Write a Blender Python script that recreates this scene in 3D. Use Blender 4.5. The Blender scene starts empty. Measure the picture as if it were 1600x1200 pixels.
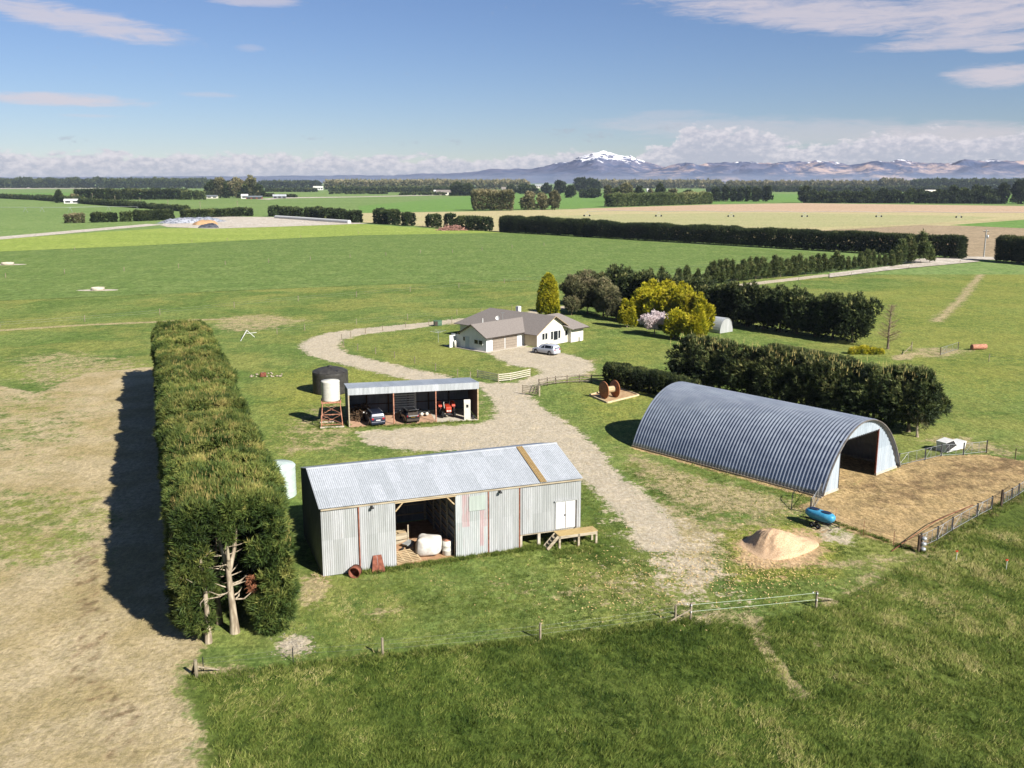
import bpy, math, random
import numpy as np
from mathutils import Vector, Matrix
PI=math.pi; R=math.radians
rng=np.random.default_rng(7); random.seed(7)
SC=bpy.context.scene
COL=SC.collection
# ---------------------------------------------------------------- camera model
F=1500.;H=27.5;PT=math.atan(317/F);sp,cp=math.sin(PT),math.cos(PT)
def at(px,py,z=0.):
    u=(px-800)/F;v=(py-600)/F
    d=(u,cp-v*sp,-sp-v*cp);t=(z-H)/d[2]
    return Vector((d[0]*t,d[1]*t,z))
cam_d=bpy.data.cameras.new('camera');cam=bpy.data.objects.new('camera',cam_d);COL.objects.link(cam)
cam.location=(0,0,H);cam.rotation_euler=(PI/2-PT,0,0)
cam_d.sensor_width=36;cam_d.lens=36*F/1600;cam_d.clip_start=.5;cam_d.clip_end=60000
SC.camera=cam
# ---------------------------------------------------------------- colour
K=0.66
def _l(v):
    v/=255.;return v/12.92 if v<=.04045 else ((v+.055)/1.055)**2.4
def c(r,g,b,k=K): return (_l(r)*k,_l(g)*k,_l(b)*k,1)
# ---------------------------------------------------------------- node helpers
class NT:
    def __init__(s,name):
        s.m=bpy.data.materials.new(name);s.m.use_nodes=True;s.t=s.m.node_tree;s.n=s.t.nodes;s.l=s.t.links;s.n.clear()
        s.out=s.n.new('ShaderNodeOutputMaterial');s.b=s.n.new('ShaderNodeBsdfPrincipled');s.l.new(s.b.outputs[0],s.out.inputs[0])
        s.b.inputs['Specular IOR Level'].default_value=.25
    def new(s,t,**k):
        n=s.n.new(t)
        for a,b in k.items(): setattr(n,a,b)
        return n
    def put(s,sock,v):
        if isinstance(v,bpy.types.NodeSocket): s.l.new(v,sock)
        else: sock.default_value=v
    def obj(s): return s.new('ShaderNodeTexCoord').outputs['Object']
    def pos(s): return s.new('ShaderNodeNewGeometry').outputs['Position']
    def mapv(s,v,sc=(1,1,1),rot=(0,0,0)):
        n=s.new('ShaderNodeMapping');s.l.new(v,n.inputs[0]);n.inputs['Scale'].default_value=sc;n.inputs['Rotation'].default_value=rot;return n.outputs[0]
    def noise(s,v,scale,det=3,rough=.55,dist=0):
        n=s.new('ShaderNodeTexNoise');s.l.new(v,n.inputs['Vector']);n.inputs['Scale'].default_value=scale;n.inputs['Detail'].default_value=det;n.inputs['Roughness'].default_value=rough;n.inputs['Distortion'].default_value=dist;return n.outputs[0]
    def math(s,op,a,b=0.,cl=False,c_=None):
        n=s.new('ShaderNodeMath',operation=op,use_clamp=cl);s.put(n.inputs[0],a);s.put(n.inputs[1],b)
        if c_ is not None: s.put(n.inputs[2],c_)
        return n.outputs[0]
    def step(s,v,a,b,lo=0.,hi=1.):
        n=s.new('ShaderNodeMapRange',interpolation_type='SMOOTHSTEP');s.put(n.inputs[0],v)
        for i,q in enumerate((a,b,lo,hi)): n.inputs[1+i].default_value=q
        return n.outputs[0]
    def mix(s,f,a,b,bt='MIX'):
        n=s.new('ShaderNodeMix',data_type='RGBA',blend_type=bt);s.put(n.inputs[0],f);s.put(n.inputs[6],a);s.put(n.inputs[7],b);return n.outputs[2]
    def attr(s,name):
        n=s.new('ShaderNodeAttribute',attribute_name=name);return n
    def bump(s,h,st=.5,d=.02):
        n=s.new('ShaderNodeBump');s.l.new(h,n.inputs['Height']);n.inputs['Strength'].default_value=st;n.inputs['Distance'].default_value=d;s.l.new(n.outputs[0],s.b.inputs['Normal'])
    def col(s,v): s.put(s.b.inputs['Base Color'],v)
def mk(name,a,b=None,sc=2.,rough=.7,metal=0.,spec=.25,st=(1,1,1),bump=0,bs=20.,lo=.35,hi=.65,det=4):
    t=NT(name);v=t.mapv(t.obj(),st)
    if b is None: b=tuple(x*.75 for x in a[:3])+(1,)
    f=t.step(t.noise(v,sc,det),lo,hi);t.col(t.mix(f,a,b))
    t.b.inputs['Roughness'].default_value=rough;t.b.inputs['Metallic'].default_value=metal;t.b.inputs['Specular IOR Level'].default_value=spec
    if bump: t.bump(t.noise(v,bs,3),bump)
    return t.m
def sheet_mat(name,a,b,dirt,w=.8,rough=.5,metal=.25,axis=0,rust=.12):
    """galvanised sheets: each sheet a slightly different tone, streaks down it"""
    t=NT(name);o=t.obj();s=t.new('ShaderNodeSeparateXYZ');t.l.new(o,s.inputs[0])
    rowz=t.math('FLOOR',t.math('DIVIDE',t.math('ADD',s.outputs[2],s.outputs[1]),2.6));i=t.math('ADD',t.math('FLOOR',t.math('DIVIDE',s.outputs[axis],w)),t.math('MULTIPLY',rowz,17.3))
    wn=t.new('ShaderNodeTexWhiteNoise',noise_dimensions='1D');t.l.new(i,wn.inputs['W'])
    sc=[.5,.5,.5];sc[axis]=5.
    n=t.noise(t.mapv(o,tuple(sc)),1.,5,.65)
    f=t.math('ADD',t.math('MULTIPLY',wn.outputs[0],.5),t.math('MULTIPLY',n,.75))
    colr=t.mix(t.step(f,.3,.85),a,b)
    n2=t.noise(t.mapv(o,tuple(x*1.3 for x in sc)),.9,6,.7)
    q=t.mix(t.step(n2,.56,.74,0,rust*4),colr,dirt);sg=[3.,3.,.25];sg[2]=.25;n3=t.noise(t.mapv(o,tuple(sg)),1.4,6,.8);q=t.mix(1.,q,t.mix(t.step(n3,.4,.62),(.88,.88,.88,1),(1.06,1.06,1.06,1)),'MULTIPLY');t.col(q)
    t.b.inputs['Roughness'].default_value=rough;t.b.inputs['Metallic'].default_value=metal
    t.b.inputs['Specular IOR Level'].default_value=.4
    return t.m
def leaf_mat(name,cols,rough=.6,trans=.25):
    """foliage: colour picked per leaf clump by the stored attribute v"""
    t=NT(name);a=t.attr('v');r=t.new('ShaderNodeValToRGB');t.l.new(a.outputs['Fac'],r.inputs[0])
    e=r.color_ramp.elements
    while len(e)<len(cols): e.new(.5)
    for k,(p,q) in enumerate(cols): e[k].position=p;e[k].color=q
    oi=t.new('ShaderNodeObjectInfo');h=t.new('ShaderNodeHueSaturation');t.l.new(r.outputs[0],h.inputs['Color'])
    t.l.new(t.step(oi.outputs['Random'],0,1,.8,1.2),h.inputs['Value'])
    t.l.new(h.outputs[0],t.b.inputs['Base Color']);t.b.inputs['Roughness'].default_value=rough;t.b.inputs['Specular IOR Level'].default_value=.15
    tr=t.new('ShaderNodeBsdfTranslucent');t.l.new(h.outputs[0],tr.inputs[0]);mx=t.new('ShaderNodeMixShader');mx.inputs[0].default_value=trans
    t.l.new(t.b.outputs[0],mx.inputs[1]);t.l.new(tr.outputs[0],mx.inputs[2]);t.l.new(mx.outputs[0],t.out.inputs[0])
    return t.m
# ---------------------------------------------------------------- object helpers
def lk(o,parent=None,mat=None):
    COL.objects.link(o)
    if parent is not None: o.parent=parent
    if mat is not None and not o.data.materials: o.data.materials.append(mat)
    return o
def tag(o,label,cat,group=None):
    o['label']=label;o['category']=cat
    if group:o['group']=group
    return o
def struct(o,kind='structure'): o['kind']=kind;return o
def thing(name,label,cat,loc=(0,0,0),rz=0,group=None):
    o=bpy.data.objects.new(name,None);COL.objects.link(o);o.location=loc;o.rotation_euler=(0,0,rz);o.empty_display_size=.3
    return tag(o,label,cat,group)
def copy_tree(o,parent=None):
    c_=o.copy();COL.objects.link(c_);c_.parent=parent
    for ch in list(o.children): copy_tree(ch,c_)
    return c_
class MB:
    def __init__(s): s.v=[];s.f=[];s.sm=[]
    def add(s,V,Fc,sm=False):
        b=len(s.v);s.v+=[tuple(q) for q in V];s.f+=[tuple(b+i for i in f) for f in Fc];s.sm+=[sm]*len(Fc);return s
    def box(s,x0,x1,y0,y1,z0,z1,M=None):
        V=[(x,y,z) for z in (z0,z1) for y in (y0,y1) for x in (x0,x1)]
        if M is not None: V=[M@Vector(q) for q in V]
        return s.add(V,[(0,2,3,1),(4,5,7,6),(0,1,5,4),(2,6,7,3),(0,4,6,2),(1,3,7,5)])
    def bar(s,a,b,w,h=None,up=(0,0,1)):
        a=Vector(a);b=Vector(b);d=(b-a);L=d.length;d/=L;u=Vector(up)
        if abs(d.dot(u))>.95:u=Vector((1,0,0))
        x=d.cross(u).normalized();y=x.cross(d);h=h or w
        V=[p+x*i*w/2+y*j*h/2 for p in (a,b) for i,j in ((-1,-1),(1,-1),(1,1),(-1,1))]
        return s.add(V,[(3,2,1,0),(4,5,6,7),(0,1,5,4),(1,2,6,5),(2,3,7,6),(3,0,4,7)])
    def tube(s,pts,r,n=8,cap=True,sm=True):
        pts=[Vector(p) for p in pts];m=len(pts);rs=r if isinstance(r,(list,tuple)) else [r]*m;V=[];up=Vector((0,0,1))
        for i,p in enumerate(pts):
            d=(pts[min(i+1,m-1)]-pts[max(i-1,0)]).normalized();u=up if abs(d.dot(up))<.9 else Vector((1,0,0))
            x=d.cross(u).normalized();y=x.cross(d)
            V+=[p+(x*math.cos(2*PI*k/n)+y*math.sin(2*PI*k/n))*rs[i] for k in range(n)]
        Fc=[(i*n+k,i*n+(k+1)%n,(i+1)*n+(k+1)%n,(i+1)*n+k) for i in range(m-1) for k in range(n)]
        s.add(V,Fc,sm)
        if cap:
            s.add(V[:n],[tuple(range(n))[::-1]]);s.add(V[-n:],[tuple(range(n))])
        return s
    def lathe(s,prof,c0=(0,0,0),n=32,axis='z',sm=True,M=None):
        V=[]
        for r,z in prof:
            for k in range(n):
                a=2*PI*k/n;q=(r*math.cos(a),r*math.sin(a),z)
                if axis=='x': q=(z,q[0],q[1])
                if axis=='y': q=(q[0],z,q[1])
                q=Vector(q)+Vector(c0);V.append(M@q if M is not None else q)
        m=len(prof);Fc=[(i*n+k,i*n+(k+1)%n,(i+1)*n+(k+1)%n,(i+1)*n+k) for i in range(m-1) for k in range(n)]
        s.add(V,Fc,sm);return s
    def prism(s,poly,z0,z1,M=None):
        n=len(poly);V=[(x,y,z) for z in (z0,z1) for x,y in poly]
        if M is not None: V=[M@Vector(q) for q in V]
        return s.add(V,[tuple(range(n))[::-1],tuple(range(n,2*n))]+[(i,(i+1)%n,n+(i+1)%n,n+i) for i in range(n)])
    def prismx(s,poly,x0,x1):      # poly in (y,z), run along x
        n=len(poly);V=[(x,y,z) for x in (x0,x1) for y,z in poly]
        return s.add(V,[tuple(range(n)),tuple(range(n,2*n))[::-1]]+[(i,n+i,n+(i+1)%n,(i+1)%n) for i in range(n)])
    def prismy(s,poly,y0,y1):      # poly in (x,z), run along y
        n=len(poly);V=[(x,y,z) for y in (y0,y1) for x,z in poly]
        return s.add(V,[tuple(range(n))[::-1],tuple(range(n,2*n))]+[(i,(i+1)%n,n+(i+1)%n,n+i) for i in range(n)])
    def build(s,name,mat,parent=None,bevel=0,loc=None,rz=0):
        me=bpy.data.meshes.new(name);me.from_pydata(s.v,[],s.f);me.polygons.foreach_set('use_smooth',s.sm);me.materials.append(mat);me.update()
        o=bpy.data.objects.new(name,me);COL.objects.link(o)
        if parent is not None:o.parent=parent
        if bevel:
            m=o.modifiers.new('bevel','BEVEL');m.width=bevel;m.segments=2;m.limit_method='ANGLE';m.angle_limit=R(40)
        if loc is not None:o.location=loc
        o.rotation_euler=(0,0,rz);return o
def corr(name,mat,parent,x0,x1,topf,botf,y=0.,pitch=.15,amp=.02,n=4,M=None,thick=0):
    """corrugated sheet in the x-z plane at depth y; topf/botf give z at x"""
    N=max(2,int((x1-x0)/pitch*n));V=[];Fc=[]
    for i in range(N+1):
        x=x0+(x1-x0)*i/N;yy=y+amp*math.sin(2*PI*x/pitch)
        V+=[(x,yy,botf(x)),(x,yy,topf(x))]
    Fc=[(2*i,2*i+2,2*i+3,2*i+1) for i in range(N)]
    if M is not None:V=[M@Vector(q) for q in V]
    b=MB();b.add(V,Fc,False);o=b.build(name,mat,parent)
    sd=o.modifiers.new('thick','SOLIDIFY');sd.thickness=.01;sd.offset=0
    return o
def np_mesh(name,V,Fc,mat,attrs=None,smooth=False,dom='POINT'):
    """V (n,3) float, Fc (m,k) int"""
    me=bpy.data.meshes.new(name);n=len(V);m,k=Fc.shape
    me.vertices.add(n);me.vertices.foreach_set('co',np.ascontiguousarray(V,dtype=np.float32).ravel())
    me.loops.add(m*k);me.loops.foreach_set('vertex_index',np.ascontiguousarray(Fc,dtype=np.int32).ravel())
    me.polygons.add(m);me.polygons.foreach_set('loop_start',np.arange(0,m*k,k,dtype=np.int32))
    me.polygons.foreach_set('loop_total',np.full(m,k,dtype=np.int32))
    if smooth: me.polygons.foreach_set('use_smooth',np.ones(m,dtype=bool))
    for an,(ty,arr) in (attrs or {}).items():
        a=me.attributes.new(an,ty,dom);a.data.foreach_set('color' if 'COLOR' in ty else 'value',np.ascontiguousarray(arr,dtype=np.float32).ravel())
    me.materials.append(mat);me.update();me.validate();return me
def mobj(name,me,parent=None,loc=(0,0,0),rz=0,s=1):
    o=bpy.data.objects.new(name,me);COL.objects.link(o);o.location=loc;o.rotation_euler=(0,0,rz)
    o.scale=(s,s,s) if not isinstance(s,tuple) else s
    if parent is not None:o.parent=parent
    return o
# ---------------------------------------------------------------- foliage
def unit(a): return a/np.maximum(np.linalg.norm(a,axis=1,keepdims=True),1e-9)
def wob(P,f,seed,oct=3):
    r=np.random.default_rng(seed);o=np.zeros(len(P))
    for k in range(oct):
        for j in range(3):
            w=r.normal(size=3)*f*(1.9**k);o+=np.sin(P@w+r.uniform(0,6.3))/(1.7**k)
    return o/4.
def clumps(P,N,k,L,W,spread=.6,up=.3,jit=0.,vv=None,r=rng,lump=.35,lf=.8):
    n=len(P)
    if vv is None: vv=r.random(n)
    vv=np.clip(vv*(1-lump)+lump*(.5+wob(P,lf,int(n)%97)),0,1)
    Pk=np.repeat(P,k,0)+r.normal(size=(n*k,3))*jit
    d=unit(np.repeat(N,k,0)+np.array([0,0,up])+r.normal(size=(n*k,3))*spread)
    s=unit(np.cross(d,r.normal(size=(n*k,3))));l=L*r.uniform(.6,1.15,size=(n*k,1));w=W*r.uniform(.6,1.2,size=(n*k,1))
    V=np.stack([Pk-s*w/2,Pk+s*w/2,Pk+d*l],1).reshape(-1,3)
    return V,np.repeat(np.clip(np.repeat(vv,k)+r.normal(size=n*k)*.06,0,1),3)
def leafmesh(name,parts,mat):
    V=np.concatenate([p[0] for p in parts]);A=np.concatenate([p[1] for p in parts])
    return np_mesh(name,V,np.arange(len(V)).reshape(-1,3),mat,{'v':('FLOAT',A)})
def shell_ell(n,cx,rad,seed,amp=.22,f=2.2,lo=.72,r=rng,zmin=-1):
    d=unit(r.normal(size=(n*2,3)));d=d[d[:,2]>zmin][:n]
    q=1+amp*wob(d,f,seed);q*=r.uniform(lo,1,size=len(d))**.6
    return np.array(cx)+d*np.array(rad)*q[:,None],unit(d/np.array(rad))
def shell_box(n,L,W,Hh,seed,top=1.,ends=True,r=rng,amp=.35,f=.9,z0=.3,depth=.7,rnd=4.):
    """rounded-box hedge shell, length L on y, width W on x"""
    A=[Hh*L*1.0,Hh*L*1.0,W*L*top]+([Hh*W,Hh*W] if ends else [0,0]);A=np.array(A)/sum(A)
    s=r.choice(5,size=n,p=A);u=r.uniform(-1,1,n);w=r.uniform(0,1,n);P=np.zeros((n,3));N=np.zeros((n,3))
    m=s==0;P[m]=np.c_[-W/2+0*u[m],u[m]*L/2,z0+w[m]*(Hh-z0)];N[m]=(-1,0,0)
    m=s==1;P[m]=np.c_[W/2+0*u[m],u[m]*L/2,z0+w[m]*(Hh-z0)];N[m]=(1,0,0)
    m=s==2;P[m]=np.c_[(w[m]-.5)*W,u[m]*L/2,Hh+0*u[m]];N[m]=(0,0,1)
    m=s==3;P[m]=np.c_[u[m]*W/2,-L/2+0*u[m],z0+w[m]*(Hh-z0)];N[m]=(0,-1,0)
    m=s==4;P[m]=np.c_[u[m]*W/2,L/2+0*u[m],z0+w[m]*(Hh-z0)];N[m]=(0,1,0)
    q=np.abs(P[:,0]/(W/2))**rnd+np.abs((P[:,2]-Hh/2)/(Hh/2))**rnd
    ff=np.where(q>1,q**(-1/rnd),1.);P[:,0]*=ff;P[:,2]=Hh/2+(P[:,2]-Hh/2)*ff
    dd=amp*wob(P,f,seed)-r.random(n)**2*depth
    return P+N*dd[:,None],N
bark=mk('bark',c(150,135,115),c(95,82,68),6,.9,st=(1,1,.25),bump=.6,bs=14)
bark_pale=mk('bark_pale',c(196,182,158),c(140,125,105),5,.9,st=(1,1,.2),bump=.6,bs=12)
def trunk(name,h,r0,parent,mat=None,lean=(0,0),branches=0,seed=1,z1=None,bl=1.4,fork=False):
    r=random.Random(seed);b=MB()
    pts=[(lean[0]*t*t+.06*math.sin(5*t+seed),lean[1]*t*t+.06*math.cos(4*t+seed),-.05+h*t) for t in [i/7 for i in range(8)]]
    b.tube(pts,[r0*(1.25 if i==0 else 1-.75*i/7) for i in range(8)],9)
    for k in range(branches):
        t=r.uniform(.25,.97);a=r.uniform(0,2*PI);p=Vector((lean[0]*t*t,lean[1]*t*t,h*t));l=bl*r.uniform(.5,1.2)*(1.1-t*.6)
        q=p+Vector((math.cos(a),math.sin(a),r.uniform(-.05,.45)))*l*.5;e=q+Vector((math.cos(a+.4),math.sin(a+.4),r.uniform(.1,.8)))*l*.5
        b.tube([p,q,e],[r0*.32*(1.1-t),r0*.2*(1.1-t)+.008,.008],5)
    if fork:
        for a,l in ((.5,2.6),(2.6,2.8),(4.6,2.2)):
            p=Vector((lean[0]*.3,lean[1]*.3,h*.55));b.tube([p,p+Vector((.45*math.cos(a),.45*math.sin(a),l*.5)),p+Vector((.7*math.cos(a),.7*math.sin(a),l))],[r0*.6,r0*.42,r0*.2],7)
    return b.build(name,mat or bark,parent)
# ================================================================ LIGHT AND SKY
SUN_AZ=R(-46);SUN_EL=R(35)
SC.view_settings.view_transform='Standard';SC.view_settings.look='None';SC.view_settings.exposure=1.12;SC.view_settings.gamma=1
sd=bpy.data.lights.new('sun','SUN');sd.energy=5.0;sd.angle=R(.5);sd.color=(1,.95,.87)
so=bpy.data.objects.new('sun',sd);COL.objects.link(so)
sv=Vector((math.cos(SUN_AZ)*math.cos(SUN_EL),math.sin(SUN_AZ)*math.cos(SUN_EL),math.sin(SUN_EL)))
so.rotation_euler=sv.to_track_quat('Z','Y').to_euler();so.location=(40,-40,60)
W=bpy.data.worlds.new('World');SC.world=W;W.use_nodes=True;wt=W.node_tree;wn=wt.nodes;wl=wt.links
bg=wn['Background'];bg.inputs['Strength'].default_value=.05
sky=wn.new('ShaderNodeTexSky');sky.sky_type='NISHITA';sky.sun_disc=False;sky.sun_elevation=SUN_EL
sky.sun_rotation=PI/2-SUN_AZ;sky.altitude=0;sky.air_density=1.;sky.dust_density=0.;sky.ozone_density=3.0
class WN(NT):
    def __init__(s,t): s.t=t;s.n=t.nodes;s.l=t.links
w=WN(wt)
d=w.new('ShaderNodeTexCoord').outputs['Generated'];sx=w.new('ShaderNodeSeparateXYZ');wl.new(d,sx.inputs[0])
az=w.math('ARCTAN2',sx.outputs[0],sx.outputs[1])           # 0 = straight ahead (north), + to the east
ez=w.math('ARCTAN2',sx.outputs[2],w.math('SQRT',w.math('ADD',w.math('MULTIPLY',sx.outputs[0],sx.outputs[0]),w.math('MULTIPLY',sx.outputs[1],sx.outputs[1]))))
cv=w.new('ShaderNodeCombineXYZ');wl.new(az,cv.inputs[0]);wl.new(ez,cv.inputs[1])
def patch(px,py,wx,wy,tilt=0.):
    u=(px-800)/F;v=(py-600)/F;D=Vector((u,cp-v*sp,-sp-v*cp));a0=math.atan2(D.x,D.y);e0=math.atan2(D.z,math.hypot(D.x,D.y))
    da=w.math('SUBTRACT',az,a0);de=w.math('SUBTRACT',w.math('SUBTRACT',ez,e0),w.math('MULTIPLY',da,tilt))
    q=w.math('ADD',w.math('POWER',w.math('ABSOLUTE',w.math('DIVIDE',da,wx/F)),2.),w.math('POWER',w.math('ABSOLUTE',w.math('DIVIDE',de,wy/F)),2.))
    return w.math('SUBTRACT',1.,q,cl=True)
wc=w.mapv(cv.outputs[0],(8,60,1),(0,0,R(-5)))
cn=w.noise(wc,1.,8,.66,1.0);cn2=w.noise(w.mapv(cv.outputs[0],(30,190,1),(0,0,R(6))),1.,8,.7,.8)
cnn=w.math('ADD',w.math('MULTIPLY',cn,.55),w.math('MULTIPLY',cn2,.6))
tot=None
for px,py,wx,wy,tl,am in ((110,30,210,26,-.13,.9),(30,12,120,16,-.1,.6),(400,2,90,10,0,.7),(90,155,170,13,-.01,.95),(330,148,60,6,0,.4),(140,181,70,4,0,.35),(390,75,30,8,0,.35),
    (1290,22,330,34,-.10,.95),(1520,22,190,44,0,1.),(1560,62,230,14,.02,.9),(1560,76,60,8,0,.9),(1570,118,100,22,-.03,1.),(1250,205,420,30,-.04,.5),(1480,215,200,34,0,.8),(1060,180,120,12,0,.3)):
    f=w.math('MULTIPLY',w.step(w.math('ADD',w.math('MULTIPLY',patch(px,py,wx,wy,tl),.55),w.math('SUBTRACT',cnn,.575)),.16,.56),am)
    tot=f if tot is None else w.math('MAXIMUM',tot,f)
skyc=w.mix(1.,sky.outputs[0],(.63,.67,.85,1),'MULTIPLY')
cl=w.mix(w.math('MULTIPLY',tot,.8),skyc,(6.6,6.0,6.4,1))
# low cumulus bank along the ranges: top edge by bearing, broken up with noise
ramp=w.new('ShaderNodeFloatCurve');cvm=ramp.mapping;pts=[(0,40),(300,38),(600,37),(780,34),(830,42),(880,46),(920,38),(960,30),(1000,44),(1040,58),(1085,82),(1130,78),(1180,66),(1240,52),(1300,60),(1380,70),(1450,64),(1520,72),(1600,78)]
cc=cvm.curves[0]
cc.points[0].location=(0,pts[0][1]/100);cc.points[1].location=(1,pts[-1][1]/100)
for a_,b_ in pts[1:-1]: cc.points.new(a_/1600,b_/100)
cvm.update()
tq=w.math('ADD',w.math('MULTIPLY',az,1500/1600.),.5);wl.new(tq,ramp.inputs['Value'])
pyy=w.math('MULTIPLY',ez,1500.)
cb=w.noise(w.mapv(cv.outputs[0],(26,60,1)),1.,8,.62,.5);cb2=w.noise(w.mapv(cv.outputs[0],(120,190,1)),1.,4,.6)
nn=w.math('ADD',w.math('MULTIPLY',cb,.75),w.math('MULTIPLY',cb2,.25))
topn=w.math('ADD',w.math('MULTIPLY',ramp.outputs[0],100.),w.math('MULTIPLY',w.math('SUBTRACT',nn,.5),75.))
dep=w.math('SUBTRACT',topn,pyy);mask=w.step(dep,-2,6)
shade=w.step(w.math('ADD',w.math('MULTIPLY',dep,-.016),w.math('MULTIPLY',w.math('SUBTRACT',cb2,.5),2.6)),-.75,.45)
bk=w.mix(shade,(4.5,4.7,5.6,1),(7.6,7.2,7.6,1))
cl=w.mix(w.math('MULTIPLY',mask,.9),cl,bk)
# small detached grey cloudlets
gs=None
for px,py,wx,wy in ((880,207,50,10),(940,213,52,14),(1045,199,40,8),(110,217,40,7),(490,215,26,6),(636,222,26,6),(706,221,20,7)):
    f=w.step(w.math('ADD',w.math('MULTIPLY',patch(px,py,wx,wy),.5),w.math('MULTIPLY',w.math('SUBTRACT',cb2,.54),2.4)),.2,.75);gs=f if gs is None else w.math('MAXIMUM',gs,f)
cl=w.mix(w.math('MULTIPLY',gs,.45),cl,(4.0,4.3,5.0,1))
wl.new(cl,bg.inputs['Color'])
# ================================================================ GROUND (near grid with stored masks)
X0,X1,Y0,Y1,ST=-140.,175.,37.,290.,.62
xs=np.arange(X0,X1+1e-6,ST);ys=np.arange(Y0,Y1+1e-6,ST);nx,ny=len(xs),len(ys)
GX,GY=np.meshgrid(xs,ys);gp=np.c_[GX.ravel(),GY.ravel()]
def poly(pts): return np.array([at(*p)[:2] for p in pts])
def sdf(Pg,Q):
    """signed distance, positive inside"""
    d2=np.full(len(Pg),1e9);ins=np.zeros(len(Pg),bool);n=len(Q)
    for i in range(n):
        a=Q[i];b=Q[(i+1)%n];e=b-a;w_=Pg-a;t=np.clip((w_@e)/max(e@e,1e-9),0,1);q=w_-t[:,None]*e
        d2=np.minimum(d2,(q*q).sum(1))
        cnd=(a[1]>Pg[:,1])!=(b[1]>Pg[:,1])
        with np.errstate(divide='ignore',invalid='ignore'):
            xi=(b[0]-a[0])*(Pg[:,1]-a[1])/(b[1]-a[1] if b[1]!=a[1] else 1e-9)+a[0]
        ins^=cnd&(Pg[:,0]<xi)
    return np.where(ins,1,-1)*np.sqrt(d2)
def line(Pg,pts,w_):
    Q=np.array([at(*p)[:2] for p in pts]);d=np.full(len(Pg),1e9)
    for a,b in zip(Q,Q[1:]):
        e=b-a;t=np.clip(((Pg-a)@e)/(e@e),0,1);q=Pg-a-t[:,None]*e;d=np.minimum(d,np.sqrt((q*q).sum(1)))
    return w_/2-d
def M_(sdv,soft,peak=1.): return np.clip(.5+sdv/(2*soft),0,1)*peak
def PM(pts,soft,peak=1.): return M_(sdf(gp,poly(pts)),soft,peak)
def LM(pts,wd,soft,peak=1.): return M_(line(gp,pts,wd),soft,peak)
mx=lambda *a: np.maximum.reduce(a)
drive=[(900,474),(800,491),(725,497),(640,506),(560,513.5),(510,520),(480,530),(467,540),(478,553),(520,566),(570,578),(620,589),(660,596),(748,605),(765,620),(775,640),(770,655),(745,662),(640,668),(560,675),(575,695),(640,704),(868,704),(905,745),(940,780),(975,815),(1003,862),(1040,868),(1070,850),(1060,815),(1015,778),(965,738),(940,705),(905,672),(870,650),(838,630),(824,612),(845,598),(905,588),(928,577),(925,566),(895,554),(850,548),(836,543),(812,541),(762,549),(778,560),(800,571),(836,575),(846,583),(800,598),(760,598),(715,591),(660,579),(600,566),(545,553),(527,541),(535,531),(560,523.5),(640,514),(725,502.5),(800,496),(900,480)]
gravel=mx(PM(drive,1.4),PM([(930,740),(1000,770),(1080,810),(1125,850),(1150,890),(1125,945),(1060,955),(1010,915),(985,850)],5.,.72),LM([(1115,452),(1165,444.5),(1300,429),(1400,417),(1510,406)],4.6,.5))
gravel=mx(gravel,PM([(430,1010),(455,990),(485,992),(478,1018),(450,1030),(425,1025)],.9,.9),PM([(1290,790),(1330,800),(1345,850),(1290,860),(1250,835)],1.6,.62))
track=mx(PM([(965,700),(1010,712),(1100,742),(1180,762),(1245,778),(1258,800),(1200,812),(1120,806),(1060,795),(1000,760)],2.4,.74),PM([(1000,770),(1080,790),(1150,830),(1160,880),(1120,935),(1050,940),(1015,900),(1000,860)],4.,.80),PM([(1040,800),(1150,800),(1260,800),(1240,825),(1160,840),(1080,850)],3.,.6))
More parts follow.
